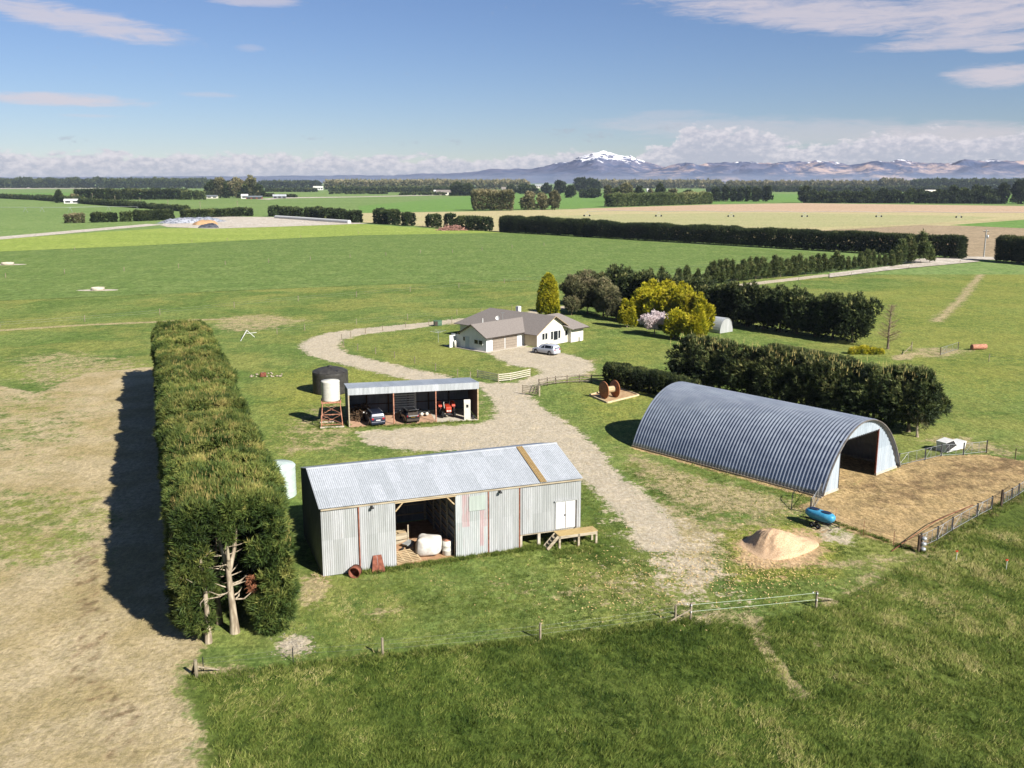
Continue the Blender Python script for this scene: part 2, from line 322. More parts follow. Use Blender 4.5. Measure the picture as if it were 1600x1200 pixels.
tan=mx(track,LM([(-60,520),(0,516),(120,508),(240,503),(330,499),(430,498)],2.2,1.3,.9),PM([(320,496),(420,488),(500,500),(440,515),(360,522),(318,512)],4,.56),
    PM([(540,560),(500,580),(560,600),(420,660),(400,720),(540,712),(600,690),(560,640)],3.5,.47),PM([(700,503),(740,500),(730,506),(700,508)],1,.6),
    LM([(1215,865),(1300,885),(1420,868),(1440,862)],2.5,1.5,.6),PM([(1350,870),(1430,850),(1420,880),(1330,940),(1300,930)],1.4,.62),
    PM([(470,900),(505,902),(520,915),(490,950),(468,945),(466,915)],1.,.9),LM([(380,1050),(330,1052),(300,1045)],1.3,.8,.95),LM([(500,1030),(600,1022),(845,999),(1079,967)],.5,.6,.62),
    LM([(1280,944),(1300,938)],1.1,.7,.8),LM([(1050,972),(1079,966)],.9,.6,.8),PM([(545,955),(600,945),(640,950),(590,975)],1,.6),
    PM([(840,905),(1000,875),(1075,965),(1050,965),(880,945),(700,925),(700,905)],4,.52),LM([(1010,905),(1030,930),(1075,960),(1150,962)],4.,2.5,.60),PM([(640,600),(700,620),(780,600),(790,650),(740,655)],3,.40),
    LM([(1170,965),(1195,1010),(1225,1050),(1250,1088)],1.,.45,.86),PM([(1160,965),(1195,962),(1190,975),(1165,978)],.5,.9),LM([(1205,1088),(1262,1082)],.5,.3,.7),
    LM([(530,535),(545,553),(600,566),(660,579),(735,593)],1.1,.5,.62),PM([(1400,548),(1440,540),(1540,545),(1500,560),(1430,560)],3,.6),PM([(1395,555),(1440,548),(1425,562),(1395,562)],1.2,.9),
    LM([(1462,502),(1478,488),(1500,470),(1515,450),(1530,432),(1545,419)],3.4,1.6,.66),
    PM([(1440,675),(1520,680),(1600,700),(1600,720),(1540,712),(1470,700),(1430,695)],3,.62),
    PM([(0,555),(120,545),(250,560),(250,600),(120,620),(0,600)],5,.50),LM([(1560,1000),(1600,1030)],3,2,.42),LM([(1440,980),(1530,960)],1.5,1.5,.50),
    LM([(1270,990),(1290,1030),(1310,1060)],.8,.6,.6),PM([(900,560),(935,560),(935,590),(900,592)],1.5,.6))
bare=mx(PM([(-300,560),(60,610),(130,582),(240,572),(300,640),(330,1000),(296,1040),(286,1060),(312,1130),(322,1200),(330,1260),(-500,1260)],1.2,.80),)
gx,gy=gp[:,0],gp[:,1]
# green regrowth inside the bare paddock (its own patches)
grn=PM([(-200,770),(140,765),(190,800),(150,880),(0,895),(-200,900)],3,.55)+PM([(-100,620),(110,600),(150,640),(60,690),(-100,700)],5,.40)+PM([(-60,700),(170,640),(190,700),(60,760),(-60,770)],4,.22)
bare=np.clip(bare-grn*.62,0,1)
chipyard=[(1283,777),(1310,765),(1368,741),(1400,731),(1435,716),(1470,712),(1540,709),(1575,716),(1640,722),(1700,735),(1600,764),(1500,818),(1437,860),(1350,838),(1290,815),(1262,800),(1240,792)]
tunA=np.array([27.33,81.49]);tu=np.array([math.cos(R(41.1)),math.sin(R(41.1))]);tw=np.array([math.cos(R(130.4)),math.sin(R(130.4))])
tin=np.array([tunA,tunA+13.9*tu,tunA+13.9*tu+22*tw,tunA+22*tw])
chip=mx(PM(chipyard,.8),M_(sdf(gp,tin),.4),PM([(1135,850),(1185,825),(1285,826),(1300,860),(1275,885),(1190,892),(1145,878)],2.2,.82),PM([(1150,905),(1290,885),(1300,905),(1180,925)],1.8,.50),
    M_(sdf(gp,np.array([tunA+(-.9)*tu-.3*tw,tunA+.2*tu-.3*tw,tunA+.2*tu+22*tw,tunA-.9*tu+22*tw])),.35,.9))
mud=mx(PM([(1300,745),(1400,735),(1480,712),(1580,712),(1640,722),(1600,760),(1540,770),(1460,790),(1380,800),(1320,790)],3,.52),PM([(1520,712),(1600,716),(1640,740),(1560,750)],2.5,.7),LM([(1440,858),(1520,812),(1600,768)],2.,1.2,.7),
    LM([(1180,990),(1215,1050),(1240,1085)],.25,.2,.8),LM([(1196,985),(1226,1040),(1252,1080)],.2,.2,.7),LM([(-20,772),(60,765),(180,740),(250,735)],.35,.4,.6),LM([(-20,533),(0,531),(200,500),(400,479),(560,463),(800,440)],.5,.5,.55),
    LM([(112,1080),(118,1015),(135,985),(130,950),(122,920),(120,860)],.5,.5,.85),LM([(144,1060),(148,1018),(165,985),(160,955),(148,935),(145,900),(146,850)],.5,.5,.85),LM([(172,1190),(178,1125),(160,1100),(135,1085),(112,1080)],.5,.5,.8),LM([(214,1190),(205,1110),(180,1085),(150,1070),(144,1060)],.5,.5,.8),
    PM([(70,970),(95,975),(90,995),(60,990)],.8,.6),LM([(930,690),(990,735),(1060,775)],.5,.6,.5),LM([(790,610),(880,680),(950,760),(1010,840),(1060,910)],.35,.5,.5),LM([(810,608),(900,675),(975,750),(1040,830),(1090,905)],.35,.5,.5),LM([(500,545),(600,575),(700,596),(780,606)],.35,.5,.45),LM([(945,684),(1010,728),(1090,765)],.5,.6,.5))
litter=mx(PM([(1000,860),(1080,800),(1150,840),(1180,920),(1290,880),(1340,885),(1200,960),(1050,960)],3,.45),PM([(880,870),(1010,850),(1040,930),(900,930)],4,.45),PM([(750,870),(900,880),(980,960),(700,950)],8,.3))
longg=PM([(286,1062),(310,1052),(380,1052),(600,1024),(845,1001),(1079,970),(1150,975),(1275,950),(1350,915),(1440,864),(1600,772),(1900,640),(2600,900),(2400,1300),(300,1300),(322,1200),(312,1130)],.8,1.)
longg=mx(longg,PM([(900,765),(935,790),(970,825),(995,870),(940,905),(880,860),(905,850)],2.,.65),PM([(470,860),(620,880),(800,855),(900,850),(860,990),(600,1020),(480,1030)],4,.42))
light=mx(PM([(1120,820),(1310,815),(1320,900),(1140,910)],1.5,1.),PM([(395,580),(560,560),(760,600),(520,640),(540,715),(470,730),(395,740)],6,.55),PM([(520,530),(725,503),(735,594),(560,556)],2,.42),PM([(860,620),(1000,560),(1060,600),(1000,700),(960,700)],4,.5),PM([(930,520),(1060,530),(1050,590),(930,590)],5,.45),
   PM([(1150,480),(1530,420),(1700,430),(1700,640),(1480,640)],10,.45),PM([(500,600),(640,580),(540,720)],5,.6))
def lum(P,f,seed): return wob(np.c_[P,np.zeros(len(P))],f,seed)
m1=np.stack([gravel,tan,bare,chip],1);m2=np.stack([mud,litter,longg,light],1)
hz=.05*lum(gp,.35,5)+.03*lum(gp,1.4,6)*np.clip(longg,0,1);hz*=np.clip(1-gravel*1.2,0,1)
hz-=.12*np.clip(LM([(1170,965),(1195,1010),(1225,1050),(1250,1088)],.7,.3),0,1)
GV=np.c_[gp,hz-.03];GV[(GX.ravel()<=X0)|(GX.ravel()>=X0+ST*(nx-1)-.01)|(GY.ravel()<=Y0)|(GY.ravel()>=Y0+ST*(ny-1)-.01),2]=0
ii=np.arange(nx*ny).reshape(ny,nx);GF=np.stack([ii[:-1,:-1],ii[:-1,1:],ii[1:,1:],ii[1:,:-1]],-1).reshape(-1,4)
# ---- ground material
g=NT('ground');P=g.pos();a1=g.attr('m1');a2=g.attr('m2')
s1=g.new('ShaderNodeSeparateColor');g.l.new(a1.outputs['Color'],s1.inputs[0]);s2=g.new('ShaderNodeSeparateColor');g.l.new(a2.outputs['Color'],s2.inputs[0])
nA=g.noise(P,.55,8,.68);nB=g.noise(P,2.6,6,.7);nC=g.noise(P,.06,4,.6);nD=g.noise(P,14,4,.7);nL=g.noise(g.mapv(P,(1.,.35,1),(0,0,R(25))),1.3,6,.7)
mixn=g.math('ADD',g.math('MULTIPLY',nA,.55),g.math('MULTIPLY',nB,.45))
def msk(src,amp=2.6,k=.09,n=mixn): return g.step(g.math('ADD',src,g.math('MULTIPLY',g.math('SUBTRACT',n,.5),amp)),.5-k,.5+k)
nE=g.noise(P,.9,8,.8);nF=g.noise(g.mapv(P,(.5,1.2,1),(0,0,R(20))),2.2,7,.85)
base=g.mix(g.step(nA,.36,.62),c(96,122,60),c(124,146,76));base=g.mix(g.step(nC,.4,.62,0,.7),base,c(142,158,88));base=g.mix(g.step(nF,.48,.62,0,.6),base,c(76,98,46));base=g.mix(g.step(nE,.52,.68,0,.6),base,c(172,172,112));base=g.mix(g.step(nE,.66,.74,0,.7),base,c(198,184,138));base=g.mix(g.step(g.noise(P,.045,5,.7),.44,.6,0,.55),base,c(166,164,92));base=g.mix(g.step(g.noise(g.mapv(P,(1,.45,1)),.6,8,.85),.52,.6,0,.45),base,c(84,106,48))
lit=g.mix(g.step(nB,.36,.64),c(132,144,66),c(176,172,90));lit=g.mix(g.step(nF,.5,.66,0,.5),lit,c(96,118,54));base=g.mix(msk(s2.outputs['Blue'] if False else a2.outputs['Alpha'],1.5,.3),base,lit)
lng=g.mix(g.step(nL,.36,.62),c(64,84,34),c(104,122,56));lng=g.mix(g.step(nC,.45,.6,0,.5),lng,c(118,130,66));lng=g.mix(g.step(nD,.5,.75,0,.6),lng,c(44,64,28))
base=g.mix(msk(s2.outputs['Blue'],1.1,.2),base,lng)
tanc=g.mix(g.step(nB,.35,.65),c(190,172,132),c(168,156,112));tanc=g.mix(g.step(nD,.4,.7,0,.6),tanc,c(212,196,160))
base=g.mix(msk(s1.outputs['Green'],2.6,.12),base,tanc)
brc=g.mix(g.step(g.noise(P,.16,5,.6),.36,.62),c(186,168,124),c(208,190,154));brc=g.mix(g.step(nB,.42,.7,0,.7),brc,c(160,148,100));brc=g.mix(g.step(nD,.5,.75,0,.5),brc,c(226,208,176))
base=g.mix(msk(s1.outputs['Blue'],2.2,.14),base,brc)
fl=g.new('ShaderNodeTexVoronoi',feature='F1');g.l.new(P,fl.inputs['Vector']);fl.inputs['Scale'].default_value=3.2
flk=g.math('MULTIPLY',g.step(fl.outputs['Distance'],.32,.2),msk(s2.outputs['Green'],1.6,.15));base=g.mix(g.math('MULTIPLY',flk,.8),base,c(222,200,130))
grc=g.mix(g.step(nB,.36,.62),c(214,202,182),c(200,186,160));grc=g.mix(g.step(nA,.50,.66,0,.7),grc,c(222,206,176));grc=g.mix(g.step(nF,.52,.68,0,.35),grc,c(178,166,136));grc=g.mix(g.step(nE,.55,.7,0,.6),grc,c(230,222,208))
base=g.mix(msk(s1.outputs['Red'],3.0,.09),base,grc)
chc=g.mix(g.step(nB,.35,.62),c(206,178,130),c(184,158,114));chc=g.mix(g.step(nA,.5,.64,0,.7),chc,c(166,144,108));chc=g.mix(g.step(nE,.5,.66,0,.6),chc,c(212,186,146));pkc=g.mix(g.step(nB,.38,.6),c(222,192,154),c(200,168,128));chc=g.mix(a2.outputs['Alpha'],chc,pkc);base=g.mix(msk(a1.outputs['Alpha'],2.2,.12),base,chc)
mdc=g.mix(g.step(nB,.4,.6),c(142,116,86),c(112,94,72));base=g.mix(g.math('MULTIPLY',msk(s2.outputs['Red'],1.5,.2,nA),.75),base,mdc)
vG=g.noise(g.mapv(P,(1,.5,1)),3.2,5,.85);vH=g.noise(g.mapv(P,(1,.4,1),(3,7,0)),.95,7,.88)
soft=g.math('SUBTRACT',1.,g.math('MULTIPLY',g.math('ADD',s1.outputs['Red'],s1.outputs['Blue'],True),.55))
base=g.mix(soft,base,g.mix(g.step(vG,.42,.58),(.74,.74,.72,1),(1.22,1.21,1.2,1)),'MULTIPLY');base=g.mix(soft,base,g.mix(g.step(vH,.45,.56),(.84,.86,.84,1),(1.13,1.12,1.1,1)),'MULTIPLY')
g.col(base);g.b.inputs['Roughness'].default_value=.95;g.b.inputs['Specular IOR Level'].default_value=.05
hgt=g.math('ADD',nB,g.math('MULTIPLY',nD,.5));g.bump(hgt,.8,.16)
GM=g.m
# ---- split the grid into named surfaces (same material, so nothing shows at the joins)
fc=GF[:,0];cls=np.zeros(len(GF),int)
cls[bare[fc]>.5]=1;cls[chip[fc]>.5]=3;cls[gravel[fc]>.5]=2;cls[(longg[fc]>.5)]=4
for k,nm in enumerate(('farm_ground','bare_paddock','gravel_drive','wood_chip_yard','grass_paddock')):
    Fk=GF[cls==k];u,inv=np.unique(Fk.ravel(),return_inverse=True)
    me=np_mesh(nm,GV[u],inv.reshape(-1,4),GM,{'m1':('FLOAT_COLOR',m1[u]),'m2':('FLOAT_COLOR',m2[u])},smooth=True)
    struct(mobj(nm,me))
# ---- the plain beyond
FM=NT('plain');P=FM.pos();n1=FM.noise(FM.mapv(P,(.004,.012,1),(0,0,R(12))),1,5,.6);n2=FM.noise(P,.25,6,.7);n3=FM.noise(P,1.6,4,.7)
def grass_far(nm,ca,cb,cc,st=(.02,.1,1),rot=18):
    t=NT(nm);P=t.pos();a=t.noise(t.mapv(P,st,(0,0,R(rot))),1,6,.65);b=t.noise(t.mapv(P,(1,.45,1)),.14,8,.85);e=t.noise(t.mapv(P,(1,.4,1)),.5,7,.85)
    q=t.mix(t.step(a,.36,.64),ca,cb);q=t.mix(t.step(b,.46,.58,0,.8),q,cc);q=t.mix(t.step(e,.5,.6,0,.7),q,tuple(x*.7 for x in ca[:3])+(1,));v_=t.noise(t.mapv(P,(1,.33,1)),.8,8,.9);q=t.mix(1.,q,t.mix(t.step(v_,.44,.56),(.78,.79,.76,1),(1.19,1.18,1.17,1)),'MULTIPLY');t.col(q);t.b.inputs['Roughness'].default_value=.95;t.b.inputs['Specular IOR Level'].default_value=.04;t.bump(e,.5,.25);return t.m
PG=grass_far('plain_grass',c(118,146,80),c(134,158,94),c(150,168,106),(.002,.006,1),10)
b=MB();Z=0.;xe=X0+ST*(nx-1);ye=Y0+ST*(ny-1)
FAR=11300.
for x0,x1,y0,y1 in ((-9000,9000,-400,Y0),(-9000,X0,Y0,ye),(xe,9000,Y0,ye),(-9000,9000,ye,FAR)):
    b.add([(x0,y0,Z),(x1,y0,Z),(x1,y1,Z),(x0,y1,Z)],[(0,1,2,3)])
struct(b.build('plain_ground',PG))
def field(nm,pts,m,z,w=False):
    Q=[Vector((p[0],p[1],0)) if w else at(*p) for p in pts];b=MB();b.add([(q.x,q.y,z) for q in Q],[tuple(range(len(Q)))])
    o=b.build(nm,m)
    if o.data.polygons[0].normal.z<0:o.data.flip_normals()
    return struct(o)
mid=grass_far('paddock_grass',c(110,134,72),c(120,142,78),c(134,152,88),(.03,.12,1),18)
lightg=grass_far('fresh_grass',c(158,176,86),c(172,186,98),c(146,166,80),(.01,.05,1),12)
tanf=grass_far('stubble',c(204,190,146),c(196,190,136),c(214,196,156),(.003,.03,1),-10)
yelf=grass_far('sprouting_crop',c(190,186,138),c(178,180,126),c(200,190,146),(.003,.03,1),-8)
pink=grass_far('tilled_soil',c(210,180,150),c(218,190,162),c(200,172,142),(.003,.02,1),-8)
mauve=grass_far('fallow_soil',c(178,158,130),c(190,170,140),c(166,148,120),(.02,.05,1),-40)
palef=grass_far('pale_gravel',c(214,204,190),c(200,188,172),c(226,218,206),(.05,.1,1),0)
greenf=grass_far('green_crop',c(112,150,74),c(124,160,84),c(136,168,94),(.01,.05,1),0)
field('paddock',[(-400,418),(0,393.5),(200,385),(400,375),(560,368),(800,364),(920,371),(1300,396),(1300,410),(1000,430),(900,436),(560,446),(0,470),(-500,500)],mid,.02)
field('fresh_paddock',[(-400,385),(0,374),(150,363),(250,357),(420,355),(560,350),(690,358),(800,363.5),(560,367.8),(400,374.7),(200,384.7),(0,393.2),(-400,417)],lightg,.06)
field('stubble_field',[(565,333),(700,331),(950,326),(1200,318),(1600,322),(2000,326),(2400,420),(1600,410),(1520,403),(1440,388),(1000,366),(780,362),(560,347)],tanf,.05)
field('soil_field',[(900,326.5),(1100,320),(1250,317.5),(1600,322),(2000,327),(2000,335),(1600,333),(1200,331),(950,329)],pink,.10)
field('crop_strip',[(800,340),(950,335),(1200,332.5),(1500,337.5),(1560,340),(1430,351),(1250,356),(1000,352),(860,346)],yelf,.10)
field('fallow_field',[(1245,362),(1350,357),(1440,352),(1600,356),(1900,366),(1900,420),(1600,409),(1520,402),(1440,384),(1300,372)],mauve,.10)
field('green_wedge',[(1485,352),(1600,343.5),(1750,340),(1750,362),(1600,357)],greenf,.14)
field('gravel_pad',[(250,352),(270,343),(345,338.5),(440,339.5),(500,343),(575,349.5),(420,355),(330,357.5),(262,355)],palef,.12)
field('farm_track',[(-100,372),(0,370),(230,350),(260,351),(0,374.5),(-100,377)],palef,.09)
field('far_field',[(-100,303.5),(0,302.5),(170,300),(330,298),(330,305),(100,308),(-100,312)],greenf,.10)
field('dry_strip',[(-200,293.4),(0,292.6),(165,293.6),(165,294.6),(0,295.2),(-200,295.6)],palef,.2)
field('shed_yard',[(400,311.5),(440,308.5),(560,307.2),(760,302.5),(760,303.6),(560,308.2),(440,310.2),(420,312)],palef,.14)
field('gravel_lane',[(1296,428),(1400,415.2),(1505,404.6),(1532,409),(1400,421.5),(1296,434.3)],palef,.18)
field('road',[(1380,409.5),(1440,404.5),(1510,401.5),(1650,402.5),(1800,404),(1800,408.5),(1650,407),(1520,406.2),(1440,410.5),(1385,414)],palef,.16)
field('farm_lane',[(1600,341.2),(1750,338),(1750,340),(1600,342.8),(1440,351.5),(1300,359),(1300,357.5),(1440,350)],tanf,.17)
field('paddock_right',[(800,300.5),(1150,302.5),(1260,303),(1600,305),(1800,306),(1800,321),(1600,319),(1200,316),(950,324),(800,327),(560,333),(560,322)],greenf,.04)
# ================================================================ GRASS CLUMPS in the long paddock
def tufts(n,x0,x1,y0,y1,maskv,hgt,seed):
    r=np.random.default_rng(seed);Pt=np.c_[r.uniform(x0,x1,n),r.uniform(y0,y1,n)]
    ix=np.clip(((Pt[:,0]-X0)/ST).astype(int),0,nx-1);iy=np.clip(((Pt[:,1]-Y0)/ST).astype(int),0,ny-1);mv=maskv[iy*nx+ix]
    keep=r.random(n)<mv;Pt=Pt[keep];z=hz[(iy*nx+ix)[keep]]-.04
    inside=np.abs(Pt[:,0])<(Pt[:,1]*.56+4);Pt=Pt[inside];z=z[inside];n=len(Pt)
    k=18;cl=.5+.5*lum(Pt,.35,11)+.25*lum(Pt,1.3,12)
    hh=hgt*(.55+.9*np.clip(cl,0,1))
    P3=np.repeat(np.c_[Pt,z],k,0);P3[:,:2]+=r.normal(size=(n*k,2))*.13
    wnd=np.array([.35,.1,0])
    d=unit(r.normal(size=(n*k,3))*np.array([.55,.55,.15])+np.array([0,0,.8])+wnd+np.repeat(np.c_[lum(Pt,.5,21),lum(Pt,.5,22),np.zeros(n)],k,0)*.5)
    l=np.repeat(hh,k)*r.uniform(.5,1.2,n*k);s=unit(np.cross(d,r.normal(size=(n*k,3))))*.016
    V=np.stack([P3-s,P3+s,P3+d*l[:,None]],1).reshape(-1,3)
    vv=np.clip(.5+.34*lum(Pt,.16,31)+.3*lum(Pt,.7,32)+r.normal(size=n)*.13,0,1)
    return V,np.repeat(np.clip(np.repeat(vv,k)+r.normal(size=n*k)*.1,0,1),3)
gmat=leaf_mat('grass_blades',[(0.,c(56,80,30)),(.3,c(98,118,48)),(.6,c(138,152,72)),(.82,c(178,178,104)),(1.,c(214,200,142))],.7,.25)
nogo=np.clip(1-1.6*np.clip(tan-.35,0,1),0,1)*(gravel<.4)*(chip<.4)
barn_in=sdf(gp,np.array([[-13.6,63.8],[5.6,71.],[2.3,79.4],[-16.8,72.2]]))>-.1
mask_long=(longg>.75)*nogo*(~barn_in)
V1,A1=tufts(52000,-45,62,38,74,mask_long,.30,3)
mask_mid=(longg<=.75)*(bare<.35)*nogo*(~barn_in)*(gp[:,1]<92)*(gp[:,0]>-14.5)*.8
V2,A2=tufts(26000,-14,40,52,92,mask_mid,.13,4)
V3,A3=tufts(1500,-45,62,38,74,mask_long*(.5+.5*np.clip(lum(gp,.25,77)*1.6,-1,1)),.52,9)
gme=leafmesh('grass',[(V1,A1),(V2,A2),(V3,A3*.45)],gmat)
struct(mobj('grass',gme),'stuff')

# taller weeds along the foot of the barn, the shed and the fence lines; scattered pale chips
def strip_tufts(a,b_,n,w_,h,seed):
    r=np.random.default_rng(seed);a=np.array(a[:2]);b_=np.array(b_[:2]);t=r.random(n);Pt=a+(b_-a)*t[:,None]+r.normal(size=(n,2))*w_;k=16
    P3=np.repeat(np.c_[Pt,np.full(n,-.02)],k,0);P3[:,:2]+=r.normal(size=(n*k,2))*.1;d=unit(r.normal(size=(n*k,3))*np.array([.6,.6,.2])+np.array([0,0,.8]));l=h*np.repeat(r.uniform(.4,1.2,n),k)*r.uniform(.6,1.1,n*k);s=unit(np.cross(d,r.normal(size=(n*k,3))))*.022
    return np.stack([P3-s,P3+s,P3+d*l[:,None]],1).reshape(-1,3),np.repeat(np.clip(np.repeat(.45+r.normal(size=n)*.2,k),0,1),3)
def bpt(x,y): a=R(20.8);return (-13.43+x*math.cos(a)-y*math.sin(a),63.97+x*math.sin(a)+y*math.cos(a))
def cpt(x,y): a=R(13.5);return (-18.59+x*math.cos(a)-y*math.sin(a),106.41+x*math.sin(a)+y*math.cos(a))
L_=[strip_tufts(bpt(2.6,-.45),bpt(15,-.45),420,.16,.38,1),strip_tufts(bpt(14.8,-.3),bpt(20.5,.2),220,.3,.42,2),strip_tufts(bpt(17,-2.2),bpt(20.6,-1.6),120,.4,.3,8),strip_tufts(cpt(.5,-.5),cpt(14.8,-.6),150,.25,.3,3),
 strip_tufts(at(598,1026),at(844,1001),260,.25,.34,4),strip_tufts(at(844,1001),at(1079,969),240,.25,.34,5),strip_tufts(at(300,1062),at(598,1026),260,.3,.34,6),strip_tufts(at(1300,815),at(1437,862),90,.2,.3,7),strip_tufts(at(1437,866),at(1600,772),220,.35,.34,9),strip_tufts(at(500,668),at(540,664),90,.5,.45,10)]
struct(mobj('weeds',leafmesh('weeds',L_,gmat)),'stuff')
r_=np.random.default_rng(44);Pc=[]
for (px,py,sx_,sy_,n_) in ((1120,890,60,30,900),(960,905,60,30,500),(1215,900,60,14,260),(1250,800,70,12,200),(850,930,110,30,90)):
    q=np.c_[px+r_.normal(size=n_)*sx_,py+r_.normal(size=n_)*sy_];Pc.append(np.array([at(a_,b_,.03) for a_,b_ in q]))
Pc=np.concatenate(Pc);n_=len(Pc);dd=unit(r_.normal(size=(n_,3))*np.array([1,1,.35]));ss=unit(np.cross(dd,np.array([0,0,1.])))
ln=r_.uniform(.04,.10,(n_,1));V=np.stack([Pc-dd*ln-ss*.035,Pc+dd*ln-ss*.035,Pc+dd*ln*.8+ss*.04+[0,0,.03]],1).reshape(-1,3)
struct(mobj('scattered_chips',np_mesh('scattered_chips',V,np.arange(len(V)).reshape(-1,3),mk('chip_bits',c(236,208,150),c(214,176,116),4,.9))),'stuff')
# ================================================================ MOUNTAINS, CLOUD BANK, HAZE
def interp(pts,x): return np.interp(x,[p[0] for p in pts],[p[1] for p in pts])
def hills(nm,y0,y1,sil,mat,seed,nxh=420,nyh=60,xw=9500,rug=.35):
    """terrain strip; sil gives the crest height by bearing (as picture column) """
    xv=np.linspace(-xw,xw,nxh);yv=np.linspace(y0,y1,nyh);A,B=np.meshgrid(xv,yv)
    pc=800+1500*A/(B*cp);ht=(283-interp(sil,pc))/1500*((y0+y1)/2)+H
    t=(B-y0)/(y1-y0);env=np.sin(np.clip(t*1.05,0,1)*PI*.5)**1.25*np.where(t>.8,1-(t-.8)*1.5,1)
    Q=np.c_[A.ravel(),B.ravel(),np.zeros(A.size)]
    rd=1-np.abs(wob(Q,.0016,seed,4))*1.4;rd2=1-np.abs(wob(Q,.005,seed+1,3));fine=wob(Q,.014,seed+2,3)
    Zh=ht.ravel()*env.ravel()*(1-rug+rug*(.75*rd+.35*rd2)+.05*fine)
    Zh[B.ravel()<=y0+1]=-3
    i=np.arange(A.size).reshape(nyh,nxh);Fh=np.stack([i[:-1,:-1],i[:-1,1:],i[1:,1:],i[1:,:-1]],-1).reshape(-1,4)
    return struct(mobj(nm,np_mesh(nm,np.c_[A.ravel(),B.ravel(),Zh],Fh,mat,smooth=True)))
t=NT('mountain');P=t.pos();sp_=t.new('ShaderNodeSeparateXYZ');t.l.new(P,sp_.inputs[0])
n=t.noise(P,.0035,8,.7);n2=t.noise(P,.0012,5,.6);hazy_rock=t.mix(t.step(n,.4,.6),c(92,104,134),c(116,120,144))  # rock tinted blue: distance haze painted into its colour
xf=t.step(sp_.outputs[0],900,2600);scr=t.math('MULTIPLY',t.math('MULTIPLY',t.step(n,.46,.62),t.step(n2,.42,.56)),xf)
q=t.mix(scr,hazy_rock,c(200,178,172))
sl=t.math('ADD',sp_.outputs[2],t.math('MULTIPLY',t.math('SUBTRACT',t.noise(t.mapv(P,(1,.5,2)),.006,9,.75),.5),900.));q=t.mix(t.step(sl,370,420),q,c(245,245,250,.85))
t.col(q);t.b.inputs['Roughness'].default_value=.95;t.b.inputs['Specular IOR Level'].default_value=.05;t.bump(n,1.,60);MT=t.m
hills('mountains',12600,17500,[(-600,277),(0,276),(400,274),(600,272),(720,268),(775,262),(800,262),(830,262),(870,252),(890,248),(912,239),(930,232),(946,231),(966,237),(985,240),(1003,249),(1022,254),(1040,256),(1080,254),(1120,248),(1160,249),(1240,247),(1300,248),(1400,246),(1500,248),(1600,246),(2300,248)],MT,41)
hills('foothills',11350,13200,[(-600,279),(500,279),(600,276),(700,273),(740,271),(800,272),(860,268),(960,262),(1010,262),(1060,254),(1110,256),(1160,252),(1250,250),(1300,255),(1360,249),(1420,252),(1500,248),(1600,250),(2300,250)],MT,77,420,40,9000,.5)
# haze
hm=bpy.data.materials.new('haze');hm.use_nodes=True;ht=hm.node_tree;ht.nodes.clear();ho=ht.nodes.new('ShaderNodeOutputMaterial')
hv=ht.nodes.new('ShaderNodeVolumePrincipled');hv.inputs['Color'].default_value=(.72,.84,1,1);hv.inputs['Density'].default_value=4.5e-5;hv.inputs['Anisotropy'].default_value=.2
ht.links.new(hv.outputs[0],ho.inputs['Volume'])
b=MB();b.box(-9400,9400,-700,11330,-4.2,75);hz_=struct(b.build('haze',hm),'stuff')
# ================================================================ MATERIALS FOR BUILT THINGS
zinc=sheet_mat('zinc_wall',c(184,187,186),c(200,202,203),c(160,140,124),.8,.5,.15)
zroof=sheet_mat('zinc_roof',c(204,210,214),c(222,227,232),c(186,186,182),.8,.42,.25,0,.06)
patchm=sheet_mat('patched_sheet',c(186,192,190),c(204,208,208),c(206,160,156),.8,.55,.1,0,.12)
_t=NT.__new__(NT);_t.m=patchm;_t.t=patchm.node_tree;_t.n=_t.t.nodes;_t.l=_t.t.links;_t.b=[q for q in _t.n if q.type=='BSDF_PRINCIPLED'][0]
_o=_t.obj();_x=_t.new('ShaderNodeSeparateXYZ');_t.l.new(_o,_x.inputs[0])
def _band(x0,x1,z0,z1): return _t.math('MULTIPLY',_t.math('MULTIPLY',_t.step(_x.outputs[0],x0-.02,x0+.02),_t.step(_x.outputs[0],x1+.02,x1-.02)),_t.math('MULTIPLY',_t.step(_x.outputs[2],z0-.03,z0+.03),_t.step(_x.outputs[2],z1+.03,z1-.03)))
_m=_t.math('MAXIMUM',_t.math('MAXIMUM',_band(10.35,10.95,2.35,4.85),_band(11.75,12.3,2.2,3.5)),_band(11.75,12.05,.7,2.2))
_m=_t.math('MULTIPLY',_m,_t.step(_t.noise(_t.mapv(_o,(9,9,.5)),1.2,5,.7),.36,.56))
_t.col(_t.mix(_t.math('MULTIPLY',_m,.5),_t.b.inputs['Base Color'].links[0].from_socket,c(204,140,142)))
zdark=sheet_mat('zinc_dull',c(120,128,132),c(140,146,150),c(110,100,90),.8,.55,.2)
rustm=mk('rust',c(150,92,72),c(116,66,50),4,.85,bump=.3)
rustp=mk('rusty_paint',c(206,150,122),c(164,108,88),6,.8)
timber=mk('weathered_timber',c(196,184,160),c(160,146,122),3,.9,st=(.3,3,3),bump=.3)
timber2=mk('fresh_timber',c(210,188,150),c(180,154,116),3,.85,st=(.3,3,3))
dktimber=mk('dark_timber',c(96,80,66),c(66,54,44),3,.9)
post=mk('fence_post',c(168,156,132),c(126,116,96),8,.95,st=(1,1,.2),bump=.4)
ply=mk('ply_deck',c(200,176,124),c(176,150,100),3,.85,st=(1,6,1))
brown=mk('brown_rooflight',c(176,150,104),c(160,134,90),5,.6)
white=mk('white_paint',c(236,236,232),c(222,222,218),3,.5)
cream=mk('cream_wall',c(240,234,222),c(232,224,210),2,.8)
whitewall=mk('pale_weatherboard',c(232,234,234),c(222,226,226),2,.7)
hroof=mk('house_roof',c(146,138,132),c(134,126,120),5,.8,st=(1,1,1),bump=.25,bs=9)
